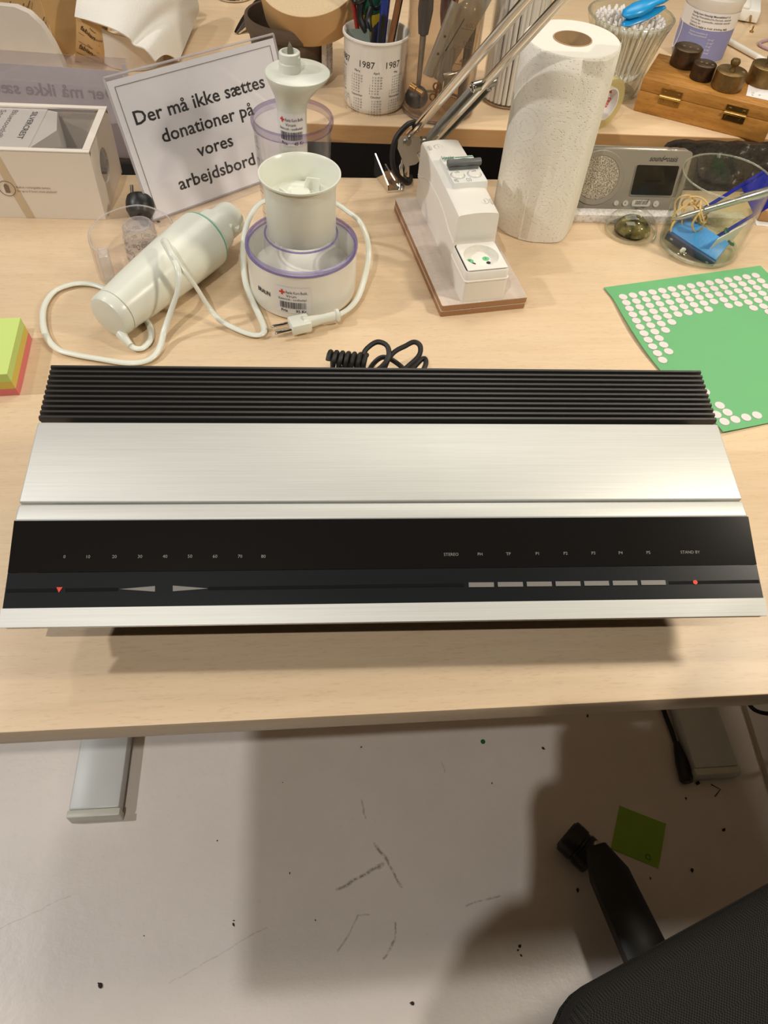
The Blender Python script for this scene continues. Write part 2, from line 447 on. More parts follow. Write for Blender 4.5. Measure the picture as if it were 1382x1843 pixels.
m_print = P('pale_grey_print', (150, 148, 142), 0.6, var=0.02)
m_slot0 = P('tray_black', (8, 8, 8), 0.7, spec=0.1)
rec = thing('stereo_receiver', 'long flat silver and black stereo receiver lying across the desk', 'receiver', (RX, RYY, 0), RYAW)
HW = 0.29
b = MB(); b.prism_x([(-0.008, 0.012), (-0.008, 0.094), (-0.06, 0.091), (-0.137, 0.083), (-0.153, 0.080), (-0.191, 0.066), (-0.205, 0.058), (-0.12, 0.012)], -0.272, 0.272)
b.build('cabinet', m_dark, rec)
for x in (-0.24, 0.24):
    for y in (-0.03, -0.115):
        b = MB(); b.cyl((x, y, 0), (x, y, 0.013), 0.011, 0.012, 16); b.build('foot', m_rubber, rec)
def topz(y): return 0.112 - 0.1301 * y if y < 0.057 else 0.094 + 0.1301 * (0.137 - y)
b = MB(); b.prism_x([(0.0, 0.092), (0.0, 0.0995), (-0.058, 0.0925), (-0.058, 0.085)], -0.284, 0.284); b.build('cooling_tray', m_slot0, rec)
for i in range(11):
    y = 0.0012 + i * 0.00538; z = topz(y); h = 0.0012
    b = MB()
    poly = [(-HW, z), (HW, z), (HW + 0.0005, z - 0.0035), (HW - 0.005, z - 0.014), (-HW + 0.005, z - 0.014), (-HW - 0.0005, z - 0.0035)]
    b.prism(poly, -h, h, Matrix.Translation((0, -y, 0)) @ Matrix(((1, 0, 0, 0), (0, 0, 1, 0), (0, 1, 0, 0), (0, 0, 0, 1))))
    b.build('cooling_fin', m_fin, rec)
def slab(name, ya, za, yb, zb, th, mat, hw=HW, parent=rec, bev=0.0):
    n = Vector((0, zb - za, yb - ya)); n = Vector((0, (za - zb) * -1, 0)) if False else None
    L = math.hypot(yb - ya, zb - za); ny, nz = -(za - zb) / L * 1.0, (yb - ya) / L
    # surface runs from (-ya, za) to (-yb, zb); the outward normal points up and to the front
    nn = (-(za - zb) / L, (yb - ya) / L)
    p = [(-ya, za), (-yb, zb), (-yb - nn[0] * th, zb - nn[1] * th), (-ya - nn[0] * th, za - nn[1] * th)]
    m = MB(); m.prism_x(p, -hw, hw)
    if bev:
        es = [e for e in m.bm.edges if all(abs(abs(v.co.x) - hw) < 1e-6 for v in e.verts) and max(v.co.z for v in e.verts) > min(za, zb) - 0.002]
        bmesh.ops.bevel(m.bm, geom=es, offset=bev, segments=3, profile=0.5, affect='EDGES')
    return m.build(name, mat, parent)
slab('aluminium_cover', 0.0604, topz(0.0604), 0.1368, topz(0.1368), 0.0045, m_alu, bev=0.0015)
slab('aluminium_strip', 0.1384, topz(0.1384), 0.1532, 0.0919, 0.010, m_alu, bev=0.002)
dp = slab('display_panel', 0.1533, 0.0917, 0.1909, 0.0776, 0.008, m_gblack)
cp = slab('control_panel', 0.1911, 0.0774, 0.2168, 0.0692, 0.007, m_mblack)
slab('aluminium_lip', 0.2169, 0.0696, 0.2298, 0.0643, 0.0028, m_alu, hw=HW + 0.001)
slab('lower_lip', 0.216, 0.0655, 0.2288, 0.0612, 0.0022, m_steel, hw=HW - 0.003)
for sx in (-1, 1):
    b = MB(); b.prism_x([(-0.15, 0.088), (-0.19, 0.0722), (-0.2165, 0.0637), (-0.2, 0.058), (-0.15, 0.07)], sx * 0.2905 - 0.0015, sx * 0.2905 + 0.0012)
    b.build('side_cheek', m_teak, rec)
def panel_map(ya, za, yb, zb, x0, t0):
    L = math.hypot(yb - ya, zb - za); d = Vector((0, -(yb - ya) / L, (zb - za) / L))
    return flat(Vector((x0, -ya, za)) + d * t0, (1, 0, 0), -d, lift=0.0002)
DISP = (0.1533, 0.0917, 0.1909, 0.0776); CTRL = (0.1911, 0.0774, 0.2168, 0.0692)
b = MB()
for s, x, t in zip(('0', '10', '20', '30', '40', '50', '60', '70', '80'), (-0.2499, -0.2324, -0.2131, -0.1941, -0.1755, -0.1568, -0.138, -0.1191, -0.1014), (.0295, .0297, .0298, .0299, .030, .0301, .0303, .0305, .0307)):
    b.text(s, panel_map(*DISP, x, t), 0.0036, 'C')
m_dim = P('dim_grey_print', (128, 126, 120), 0.6, var=0.02)
b.build('volume_scale', m_dim, dp); b = MB()
for s, x in (('STEREO', 0.0439), ('PH', 0.0667), ('TP', 0.0892), ('P1', 0.1123), ('P2', 0.135), ('P3', 0.1575), ('P4', 0.1796), ('P5', 0.2022)):
    b.text(s, panel_map(*DISP, x, 0.0305), 0.0034, 'C')
b.build('source_lettering', m_dim, dp)
b = MB(); b.text('STAND BY', panel_map(*DISP, 0.2366, 0.0305), 0.0034, 'C'); b.build('standby_lettering', m_dim, dp)
def on_ctrl(pts, lift=0.0003):
    f = panel_map(*CTRL, 0, 0); n = Vector((0, -0.304, 0.953)) * lift
    return [f(x, -t) + n for x, t in pts]
def ctrl_part(name, pts, mat, lift=0.0004, th=0.0006):
    m = MB(); a = m.ring(on_ctrl(pts, lift)); c = m.ring(on_ctrl(pts, lift - th)); m.bridge(a, c); m.bm.faces.new(a); return m.build(name, mat, cp)
m_slot = P('slot_black', (12, 12, 13), 0.6, spec=0.1)
m_bar = P('grey_key', (118, 114, 108), 0.45)
ctrl_part('volume_pointer', [(-0.2532, .0114), (-0.2488, .0114), (-0.2510, .0155)], m_red)
ctrl_part('tuning_wedge', [(-0.2073, .0134), (-0.1814, .0114), (-0.1811, .0157)], m_bar)
ctrl_part('tuning_wedge', [(-0.1683, .0112), (-0.1419, .0138), (-0.168, .0156)], m_bar)
ctrl_part('slider_slot', [(-0.289, .0122), (-0.2525, .0122), (-0.2525, .0148), (-0.289, .0148)], m_slot, 0.0001, 0.0003)
ctrl_part('slider_slot', [(-0.2465, .0122), (-0.2085, .0122), (-0.2085, .0148), (-0.2465, .0148)], m_slot, 0.0001, 0.0003)
ctrl_part('slider_slot', [(-0.142, .0124), (0.0525, .0120), (0.0525, .0146), (-0.142, .0150)], m_slot, 0.0001, 0.0003)
ctrl_part('slider_slot', [(0.2155, .0126), (0.289, .0122), (0.289, .0148), (0.2155, .0150)], m_slot, 0.0001, 0.0003)
for k in range(7):
    x = 0.0561 + k * 0.02278
    ctrl_part('preset_key', [(x, .0116), (x + 0.0197, .0117), (x + 0.0197, .0154), (x, .0153)], m_bar)
ctrl_part('standby_dot', [(0.2366 + 0.0018 * math.cos(a * PI / 8), 0.0136 + 0.0018 * math.sin(a * PI / 8)) for a in range(16)], m_red)

# black mains lead bundled behind the receiver
b = MB()
b.tube([(-0.0705, 0.555, .03), (-0.0637, 0.585, .042), (-0.0405, 0.6051, .047), (-0.0331, 0.6187, .052), (-0.0227, 0.6273, .055), (-0.0119, 0.6234, .054), (-0.0095, 0.612, .049), (-0.0162, 0.602, .043), (-0.0290, 0.595, .036), (-0.0257, 0.6203, .03), (-0.0153, 0.6273, .035), (-0.0003, 0.6257, .03), (0.0162, 0.6172, .02), (0.03, .60, .014)], 0.0028, 8)
b.tube([(-0.02, 0.58, .02), (-0.0088, 0.6152, .045), (0.0087, 0.6298, .052), (0.0172, 0.6325, .055), (0.0232, 0.6266, .054), (0.0215, 0.6145, .05), (0.0063, 0.598, .042), (0.0029, 0.59, .03), (0.0259, 0.6285, .035), (0.0310, 0.6230, .034), (0.0226, 0.603, .028), (0.01, .585, .02)], 0.0028, 8)
b.tube([(-0.03, 0.60, .0155), (0.0, 0.612, .0155), (0.03, 0.6125, .0155), (0.042, .598, .0155), (0.03, .58, .0165)], 0.0032, 8)
b.tube([(-0.052 + 0.0009 * k, 0.603 + 0.0085 * math.sin(k * 0.9), .046 + 0.0085 * math.cos(k * 0.9)) for k in range(-22, 23)], 0.0026, 8)
tag(b.build('mains_lead', m_rubber, loc=(0, 0, DZ - 0.012)), 'bundled black mains lead behind the receiver', 'cable')

# ================================================================== post-it pad at the left edge
pad = thing('sticky_note_pad', 'green, yellow and pink sticky note cube at the left edge of the desk', 'note pad', (-0.4294, 0.5841, 0), math.radians(12.0))
for nm, z0, z1, c in (('pink_notes', 0.0, 0.009, (232, 128, 126)), ('yellow_notes', 0.009, 0.0185, (226, 200, 96)), ('green_notes', 0.0185, 0.029, (206, 228, 130))):
    def pm():
        m, t, bs = newmat(nm); v = t.coords((1, 1, 2200)); n = t.noise(v, 1.0, 1)
        t.link(t.mix(n, lin(c), tuple(x * 0.9 for x in lin(c))), bs.inputs['Base Color']); bs.inputs['Roughness'].default_value = 0.8; return m
    b = MB(); k = z0 * 0.12
    b.loft([[(-0.055 + 2 * k - 0.002, -0.046, z0 + 0.0001), (0.033 - k, -0.046, z0 + 0.0001), (0.033 - k, 0.044, z0 + 0.0001), (-0.055 - 0.002, 0.044, z0 + 0.0001)],
            [(-0.056, -0.046, z1), (0.032 - k, -0.046, z1), (0.032 - k, 0.044, z1), (-0.056, 0.044, z1)]])
    b.build(nm, pm(), pad)
# ================================================================== hand blender with its cord
hb = thing('hand_blender', 'white stick blender handle lying on its side with looped cord', 'hand blender', (0, 0, 0))
A, B = Vector((-0.3195, 0.6465, 0.0275)), Vector((-0.2235, 0.8425, 0.0375))
b = MB(); b.axis_lathe(A, B, [(0.0235, 0.062), (0.0262, 0.064), (0.0264, 0.11), (0.0285, 0.2), (0.0315, 0.38), (0.0338, 0.55), (0.0348, 0.68), (0.0349, 0.765), (0.033, 0.768), (0, 0.768)], 40); b.build('motor_housing', m_wgreen, hb)
b = MB(); b.axis_lathe(A, B, [(0, -0.005), (0.019, -0.003), (0.0235, 0.004), (0.0256, 0.02), (0.0260, 0.058), (0.0230, 0.062), (0, 0.062)], 40); b.build('end_cap', m_wgreen, hb)
b = MB(); b.axis_lathe(A, B, [(0.0336, 0.768), (0.0346, 0.769), (0.0346, 0.777), (0.0336, 0.778)], 40); b.build('green_ring', P('pale_green_trim', (120, 190, 160), 0.4), hb)
b = MB(); b.axis_lathe(A, B, [(0.0336, 0.7785), (0.0325, 0.79), (0.0262, 0.80), (0.0258, 0.885), (0.0215, 0.888), (0.0208, 1.01), (0.0195, 1.025), (0.0165, 1.025), (0.016, 0.9), (0, 0.9)], 36)
d = (B - A).normalized(); side = Vector((0.75, -0.42, 0.35)).normalized()
b.build('coupling', m_wgreen, hb)
b = MB()
for t_, a_ in ((0.9, 0.0), (0.95, 0.35)):
    p = A + (B - A) * t_ + (Matrix.Rotation(a_, 3, d) @ side) * 0.0215
    b.box(p, (0.006, 0.008, 0.006), bev=0.001)
b.build('locking_lug', m_wgreen, hb)
b = MB(); b.tube([(-0.3065, 0.6415, 0.012), (-0.3005, 0.635, 0.010), (-0.2935, 0.629, 0.007)], lambda t: 0.0062 - 0.0026 * t, 12); b.build('strain_relief', m_wgreen, hb)
CORD = [(-0.2945, 0.6302, 0.0065), (-0.2885, 0.6279, 0.0045), (-0.2816, 0.6303, 0.0035), (-0.2771, 0.6413, 0.0035), (-0.2783, 0.6556, 0.0035), (-0.2869, 0.6741, 0.0030), (-0.305, 0.6925, 0.003), (-0.3218, 0.7052, 0.003), (-0.3433, 0.7234, 0.0035), (-0.3626, 0.7326, 0.0040), (-0.3798, 0.7345, 0.0040), (-0.3946, 0.7291, 0.0040), (-0.4080, 0.7142, 0.0040), (-0.4099, 0.6876, 0.0040), (-0.4023, 0.6603, 0.0040), (-0.3891, 0.6348, 0.0040), (-0.3711, 0.6165, 0.0040), (-0.3496, 0.6101, 0.0040), (-0.3212, 0.6065, 0.0040), (-0.2932, 0.6039, 0.0040), (-0.2744, 0.6081, 0.0040), (-0.2648, 0.6183, 0.0050), (-0.2617, 0.6340, 0.0070), (-0.2605, 0.6503, 0.0140), (-0.2534, 0.6649, 0.0310), (-0.2440, 0.6740, 0.0540), (-0.2450, 0.6868, 0.0700), (-0.2559, 0.7051, 0.0740), (-0.2658, 0.7212, 0.0745), (-0.2692, 0.7262, 0.0765), (-0.2638, 0.7198, 0.0790), (-0.2523, 0.7004, 0.0770), (-0.2391, 0.6921, 0.0620), (-0.2304, 0.6934, 0.0440), (-0.2190, 0.6922, 0.0180), (-0.2058, 0.6842, 0.0080), (-0.1859, 0.6747, 0.0050), (-0.1675, 0.6680, 0.0045), (-0.1564, 0.6695, 0.0045), (-0.1545, 0.6792, 0.0050), (-0.162, 0.6973, 0.0060), (-0.177, 0.7265, 0.0080), (-0.1885, 0.7525, 0.0120), (-0.1969, 0.7848, 0.0200), (-0.1981, 0.8100, 0.0380), (-0.1933, 0.8283, 0.0520), (-0.183, 0.843, 0.0620), (-0.165, 0.851, 0.0650), (-0.142, 0.8525, 0.068), (-0.115, 0.8505, 0.07), (-0.0930, 0.8424, 0.0720), (-0.0768, 0.8326, 0.0690), (-0.0600, 0.8201, 0.0640), (-0.0498, 0.8112, 0.0500), (-0.0455, 0.7990, 0.0320), (-0.0479, 0.7738, 0.0180), (-0.0531, 0.7443, 0.0110), (-0.0617, 0.7231, 0.0100), (-0.0725, 0.7076, 0.0110)]
b = MB(); b.tube(CORD, 0.0036, 10, flat=0.6, sub=5); b.build('cord', m_wgreen, hb)
pl = MB(); P0, P1 = Vector((-0.0725, 0.7065, 0.0115)), Vector((-0.1255, 0.6795, 0.0110))
pl.axis_lathe(P0, P1, [(0, -0.02), (0.0062, -0.02), (0.0085, 0), (0.0085, 0.05), (0.0062, 0.07), (0.0058, 0.3), (0.0075, 0.62), (0.0088, 0.72)], 20, sx=0.8, sy=1.0)
pd = (P1 - P0).normalized(); ang = math.atan2(pd.y, pd.x)
pl.box(P0 + pd * 0.047, (0.024, 0.021, 0.013), rot=(0, 0, ang), bev=0.0025)
plug = pl.build('plug', m_wgreen, hb)
sd = Vector((-pd.y, pd.x, 0))
for s in (-1, 1):
    b = MB(); q = P0 + pd * 0.058 + sd * s * 0.0062
    b.axis_lathe(q, q + pd * 0.021, [(0.0021, 0), (0.0021, 0.9), (0.001, 1.0), (0, 1.0)], 12); b.build('pin', m_chrome, plug)

# ================================================================== chopper bowl, cup on it, beaker behind
CX, CY = -0.1215, 0.7662
m_clear = CLEAR('clear_plastic', (248, 247, 251), 0.94, ior=1.35, haze=0.012)
m_purple = CLEAR('violet_tinted_clear_plastic', (150, 138, 196), 0.86, ior=1.4, haze=0.32)
ch = thing('chopper_bowl', 'white round chopper bowl with violet clear rim and price label', 'chopper', (CX, CY, 0))
b = MB(); b.lathe([(0, 0.0005), (0.058, 0.0005), (0.0625, 0.003), (0.0635, 0.008), (0.0634, 0.060), (0.0614, 0.060), (0.060, 0.030), (0.050, 0.0285), (0, 0.0285)], 64); b.build('bowl', m_white, ch)
b = MB(); b.lathe([(0.0606, 0.0603), (0.0646, 0.0603), (0.0650, 0.0625), (0.0644, 0.0660), (0.0618, 0.0668), (0.0604, 0.0656)], 64)
lid = b.build('lid_rim', m_purple, ch)
b = MB(); b.lathe([(0.0604, 0.0640), (0.057, 0.0585), (0.050, 0.0565), (0.0432, 0.0580), (0.0420, 0.0760), (0.0405, 0.0768), (0, 0.0768)], 64); b.build('clear_lid', m_clear, ch)
b = MB(); b.torus((0, 0, 0.0765), 0.0412, 0.0011, 48, 6); b.build('lid_inner_ring', m_purple, ch)
a0 = math.radians(-90)
b = MB(); n = 14
m_label = P('white_label', (234, 230, 226), 0.6, var=0.02)
w = wrap(0, 0, 0.0635, a0 - 0.03, 0.012, 0.0004)
def label_sheet(b, w, wd, ht, n=14):
    b.sheet(lambda u, v: w(-wd / 2 + wd * u, ht * v), n, 1)
label_sheet(b, w, 0.041, 0.0345); lb = b.build('price_label', m_label, ch)
def price_label(w, wd, ht, price, parent):
    b = MB()
    s = 0.0052
    b.text('Røde Kors Butik,', lambda x, y: w(-wd * 0.20 + x, ht * 0.76 + y), s, width=wd * 0.60)
    b.text('Virum', lambda x, y: w(-wd * 0.20 + x, ht * 0.62 + y), s * 0.95)
    b.text('Elektronik - sundhedspl.', lambda x, y: w(-wd * 0.42 + x, ht * 0.505 + y), s * 0.8, width=wd * 0.8)
    b.text('Pris', lambda x, y: w(-wd * 0.36 + x, ht * 0.04 + y), s * 1.0, bold=0.02)
    b.text(price, lambda x, y: w(wd * 0.06 + x, ht * 0.04 + y), s * 1.0, bold=0.02)
    rnd = random.Random(3); x = -wd * 0.39
    while x < wd * 0.36:
        k = rnd.choice((0.0004, 0.0006, 0.0010)); b.poly([w(x, ht * 0.19), w(x + k, ht * 0.19), w(x + k, ht * 0.44), w(x, ht * 0.44)]); x += k + rnd.choice((0.0005, 0.0008))
    b.build('label_print', m_ink, parent)
    b = MB(); q = wd * 0.055; cx, cy = -wd * 0.31, ht * 0.80
    for dx, dy in ((q * 1.5, q * 0.5), (q * 0.5, q * 1.5)):
        b.poly([w(cx - dx, cy - dy), w(cx + dx, cy - dy), w(cx + dx, cy + dy), w(cx - dx, cy + dy)])
    b.build('red_cross', m_red, parent)
price_label(wrap(0, 0, 0.0635, a0 - 0.03, 0.012, 0.0007), 0.041, 0.0345, '95 Kr.', lb)
b = MB(); b.text('BRAUN', wrap(0, 0, 0.0635, a0 - 0.78, 0.0275, 0.0005), 0.0075, bold=0.03, width=0.019); b.build('lettering', m_ink, ch)

cup = thing('mixing_cup', 'white flared plastic cup standing on the chopper lid', 'cup', (CX + 0.0005, CY + 0.001, 0.0772))
b = MB(); b.lathe([(0, 0.0003), (0.0380, 0.0003), (0.0388, 0.002), (0.0388, 0.0500), (0.0392, 0.0550), (0.0418, 0.0660), (0.0442, 0.0670), (0.0442, 0.0690), (0.0428, 0.0690), (0.0405, 0.0660), (0.0375, 0.0550), (0.0368, 0.0400), (0, 0.0395)], 64); b.build('cup_body', m_wgreen, cup)
b = MB(); b.lathe([(0.0318, 0.0397), (0.0318, 0.0420), (0.0285, 0.0440), (0.012, 0.0450), (0.010, 0.0480), (0, 0.0485)], 48); ins = b.build('disc_insert', m_wgreen, cup)
b = MB()
b.sheet(lambda u, v: (0.002 + 0.018 * u, 0.006 + 0.004 * math.sin(u * PI), 0.043 + v * (0.017 * min(1, 4.5 * u) * (1 - 0.1 * math.sin(PI * u)))), 8, 3, 0.0018); b.build('blade_wing', m_wgreen, ins)
b = MB()
b.sheet(lambda u, v: (-0.022 + 0.020 * u, -0.006 - 0.014 * u * u, 0.0435 + v * 0.010 * (1 - u)), 8, 3, 0.0018)
b.build('blade_wing', m_wgreen, ins)

BX, BYY = -0.1485, 0.9005
bk = thing('measuring_beaker', 'tall clear beaker with violet rim behind the chopper', 'beaker', (BX, BYY, 0))
b = MB(); b.lathe([(0, 0.0005), (0.041, 0.0005), (0.0425, 0.003), (0.0465, 0.132), (0.0448, 0.132), (0.041, 0.005), (0, 0.004)], 64); b.build('beaker_body', m_clear, bk)
b = MB(); b.lathe([(0.0452, 0.1325), (0.0478, 0.1325), (0.0490, 0.136), (0.0490, 0.1405), (0.0475, 0.143), (0.0458, 0.1425), (0.0450, 0.139)], 64); b.build('beaker_rim', CLEAR('violet_rim', (166, 152, 192), 0.9, ior=1.45, haze=0.05), bk)
b = MB()
for k in range(7):
    z = 0.03 + k * 0.014; w = wrap(0, 0, 0.0445 + 0.0003 * k, math.radians(215), z)
    b.poly([w(-0.006, 0), w(0.004, 0), w(0.004, 0.0008), w(-0.006, 0.0008)])
    if k % 2: b.text(str(100 * (k + 1) // 2), lambda x, y, w=w: w(0.006 + x, y), 0.006)
b.build('measuring_marks', m_ink2, bk)
sh = thing('blending_shaft', 'white blending shaft standing head up in the clear beaker', 'blender shaft', (BX, BYY, 0.0045))
b = MB()
def circ(cx, cy, r, z, n=40): return [(cx + r * math.cos(2 * PI * k / n), cy + r * math.sin(2 * PI * k / n), z) for k in range(n)]
b.loft([circ(0, 0, 0.0150, 0.0003), circ(0, 0, 0.0168, 0.003), circ(0, 0, 0.0172, 0.140), circ(0.0003, 0, 0.0178, 0.152), circ(0.002, 0, 0.0215, 0.162), circ(0.0058, 0, 0.0305, 0.175), circ(0.0082, 0, 0.0366, 0.1845), circ(0.0082, 0, 0.0368, 0.1865), circ(0.0078, 0, 0.0355, 0.1875)])
b.build('shaft_body', m_wgreen, sh)
b = MB(); b.lathe([(0.0125, 0.1875), (0.0125, 0.1965), (0.0115, 0.1975), (0.0118, 0.1985), (0.0118, 0.2065), (0.0105, 0.2075), (0.0088, 0.2075), (0.0085, 0.196), (0, 0.196)], 32, c=(0.0, 0.0, 0)); b.box((0.0095, -0.004, 0.2005), (0.006, 0.006, 0.007), bev=0.001); b.build('hub', m_wgreen, sh)
b = MB(); b.sheet(lambda u, v: (0.001 + 0.0035 * (u - 0.5) * 2 * math.sin(PI * min(1, v * 0.9 + 0.1)), 0.0015 * math.sin(v * 5), 0.196 + 0.022 * v), 4, 8, 0.0012); b.build('metal_blade', m_steel, sh)
b = MB(); w = wrap(0, 0, 0.0172, a0 + 0.05, 0.110, 0.0004); label_sheet(b, w, 0.040, 0.038, 24); lb = b.build('price_label', m_label, sh)
price_label(wrap(0, 0, 0.0172, a0 + 0.10, 0.110, 0.0007), 0.036, 0.038, '45 Kr.', lb)

# ================================================================== acrylic sign holders
m_acryl = CLEAR('acrylic', (246, 245, 248), 0.95, ior=1.4, haze=0.006)
m_signp = P('sign_paper', (248, 247, 248), 0.75, var=0.015)
SY, SL = math.radians(44.3), math.radians(19.56)
sg = thing('sign_holder', 'clear acrylic stand with the Danish sign facing forward', 'sign', (-0.3329, 0.8786, 0), SY)
SW, SH_ = 0.2427, 0.1653
T = Matrix.Translation((0, 0, 0.003)) @ Matrix.Rotation(-SL, 4, 'X')      # panel frame: x along, z up the panel, y into it
def pbox(b, c, d): b.box(c, d, M=T)
b = MB(); pbox(b, (SW / 2, 0.0012, SH_ / 2), (SW, 0.0022, SH_)); b.build('front_pane', m_acryl, sg)
b = MB(); pbox(b, (SW / 2, 0.0060, SH_ / 2 - 0.002), (SW, 0.0022, SH_ - 0.004)); b.build('back_pane', m_acryl, sg)
b = MB(); b.box((SW / 2, -0.004, 0.0015), (SW, 0.020, 0.0028), bev=0.0006); b.build('foot', m_acryl, sg)
b = MB(); pbox(b, (SW / 2, 0.0036, 0.081), (SW - 0.003, 0.0005, 0.160)); pp = b.build('paper_sign', m_signp, sg)
m_edgeac = CLEAR('acrylic_edge', (226, 222, 224), 0.9, ior=1.5, haze=0.45)
b = MB()
for p, q in (((0, 0), (0, SH_)), ((0, SH_), (SW, SH_)), ((SW, SH_), (SW, 0)), ((SW, 0), (0, 0))): b.tube([T @ Vector((p[0], 0.0035, p[1])), T @ Vector((q[0], 0.0035, q[1]))], 0.0014, 6, sub=1)
b.build('edge_highlight', m_edgeac, sg)  # pale hazy tubes put edge highlights into the colour along the acrylic
b = MB()
for p, q in (((0.0095, 0.010), (0.0095, SH_ - 0.0115)), ((0.0095, SH_ - 0.0115), (SW - 0.009, SH_ - 0.0115)), ((SW - 0.009, SH_ - 0.0115), (SW - 0.009, 0.010))): b.tube([T @ Vector((p[0], 0.0030, p[1])), T @ Vector((q[0], 0.0030, q[1]))], 0.0005, 5, sub=1)
b.build('sheet_outline', P('outline_grey', (150, 142, 138), 0.6), pp)
b = MB()
def sp(x0, z0, y=-0.0001): return lambda x, z: T @ Vector((x0 + x, y, z0 + z))
b.text('Der må ikke sættes', sp(0.0202, 0.1095, 0.0032), width=0.1925, bold=0.016, height=0.0150)
b.text('donationer på', sp(0.0475, 0.0825, 0.0032), width=0.139, bold=0.016, height=0.0150)
b.text('vores', sp(0.0890, 0.0543, 0.0032), width=0.055, bold=0.016, height=0.0150)
b.text('arbejdsbord', sp(0.0500, 0.0238, 0.0032), width=0.1195, bold=0.016, height=0.0150)
b.build('lettering', m_ink, pp)

sb = thing('sign_holder', 'clear acrylic stand seen from behind, standing behind the white speaker box', 'sign', (-0.628, 1.0125, 0), math.radians(2.5))
T = Matrix.Translation((0, 0, 0.002)) @ Matrix.Rotation(math.radians(-6), 4, 'X')
b = MB(); pbox(b, (SW / 2, 0, 0.066), (SW, 0.0022, 0.132)); b.build('back_pane', CLEAR('hazy_acrylic', (222, 217, 220), 0.92, ior=1.4, haze=0.06), sb)
b = MB(); pbox(b, (SW / 2, 0.005, 0.065), (SW, 0.0022, 0.130)); b.build('front_pane', m_acryl, sb)
b = MB(); pbox(b, (SW / 2, 0.0026, 0.060), (SW - 0.016, 0.0005, 0.112)); pp = b.build('paper_sign', P('lilac_white_paper', (232, 225, 224), 0.75), sb)
b = MB(); pbox(b, (SW - 0.004, 0.0026, 0.118), (0.006, 0.0008, 0.014)); b.build('corner_tape', m_paper, sb)
b = MB(); b.box((SW / 2, 0.012, 0.001), (SW, 0.030, 0.0018)); b.build('foot', m_acryl, sb)
b = MB()
b.text('Der må ikke sættes', lambda x, z: T @ Vector((SW - 0.020 - x, 0.0021, 0.080 + z)), width=0.1925, bold=0.016, height=0.0150)
b.build('mirrored_lettering', P('faint_ink', (190, 182, 182), 0.8), pp)

# ================================================================== white speaker box
BYW = math.radians(6.2)
sx = thing('speaker_box', 'white retail box with clear top window and round side window', 'box', (-0.3955, 0.876, 0), BYW)
bl, bd, bh = 0.19, 0.121, 0.0885
m_card = P('white_box_card', (232, 222, 208), 0.55, var=0.015)
b = MB()
t_ = 0.003
b.box((-bl / 2, t_ / 2, bh / 2), (bl, t_, bh - 0.0005)); b.box((-bl / 2, bd - t_ / 2, bh / 2), (bl, t_, bh - 0.0005)); b.box((-bl / 2, bd / 2, 0.0022), (bl - 0.001, bd - 2 * t_, 0.004))
b.box((-bl + t_ / 2, bd / 2, bh / 2 + 0.002), (t_, bd - 2 * t_, bh - 0.006))
b.build('carton', m_card, sx)
b = MB(); b.box((-bl / 2, 0.0035, bh), (bl, 0.007, 0.002)); b.box((-bl / 2, bd - 0.004, bh), (bl, 0.008, 0.002)); b.box((-0.0045, bd / 2, bh), (0.009, bd - 0.015, 0.002)); b.build('window_frame', m_card, sx)
# right side with a round hole
b = MB(); N = 40
hole = [(bd * 0.42 + 0.021 * math.cos(2 * PI * k / N), 0.047 + 0.021 * math.sin(2 * PI * k / N)) for k in range(N)]
def edge_pt(k):
    a = 2 * PI * k / N; dx, dz = math.cos(a), math.sin(a); cx, cz = bd * 0.42, 0.047
    ts = [((bd - t_ if dx > 0 else t_) - cx) / dx if abs(dx) > 1e-9 else 9, ((bh if dz > 0 else 0) - cz) / dz if abs(dz) > 1e-9 else 9]
    t = min(x for x in ts if x > 0); return (cx + dx * t, cz + dz * t)
for xx in (0.0, -t_):
    i_ = b.ring([Vector((xx, y, z)) for y, z in hole]); o_ = b.ring([Vector((xx, *edge_pt(k))) for k in range(N)]); b.bridge(i_, o_)
    if xx == 0: keep = i_
b.bridge(keep, i_)
b.build('side_panel', m_card, sx)
b = MB(); b.lathe([(0, 0), (0.0205, 0), (0.0205, 0.0006), (0, 0.0006)], 36, M=Matrix.Translation((-0.002, bd * 0.42, 0.047)) @ Matrix.Rotation(PI / 2, 4, 'Y')); b.build('side_window', m_clear, sx)
b = MB(); b.cyl((-0.012, bd * 0.42, 0.047), (-0.05, bd * 0.42, 0.047), 0.019, 0.019, 32); b.build('speaker_end', P('grey_speaker', (190, 184, 178), 0.4), sx)
b = MB(); b.box((-bl / 2 - 0.002, bd / 2, bh - 0.0004), (bl - 0.022, bd - 0.020, 0.0006)); b.build('top_window', CLEAR('clear_film', (228, 224, 222), 0.92, ior=1.4, haze=0.05), sx)
b = MB(); b.box((-0.13, bd / 2, bh - 0.006), (0.11, bd - 0.012, 0.008)); b.prism([(-0.075, 0.012), (-0.052, 0.06), (-0.062, bd - 0.012), (-0.075, bd - 0.008)], bh - 0.045, bh - 0.003); card = b.build('inner_card', P('inner_card', (238, 234, 228), 0.6, var=0.01), sx)
b = MB(); b.box((-0.04, bd / 2, 0.006), (0.07, bd - 0.008, 0.003)); b.build('tray', P('beige_tray', (196, 184, 172), 0.7), sx)
b = MB()
def bt(x0, y0, a):
    ux, uy = Vector((math.cos(a), math.sin(a), 0)), Vector((-math.sin(a), math.cos(a), 0))
    return lambda x, y: Vector((x0, y0, bh - 0.0017)) + ux * x + uy * y
a_ = math.radians(-92)
b.text('SILVERCREST', bt(-0.0915, bd - 0.016, a_), width=0.072, bold=0.01)
b.build('brand_lettering', m_ink, card)
b = MB(); b.text('Bluetooth®', bt(-0.117, bd - 0.014, a_), width=0.073); b.text('Speaker', bt(-0.1315, bd - 0.014, a_), width=0.052); b.build('title_lettering', m_ink2, card)
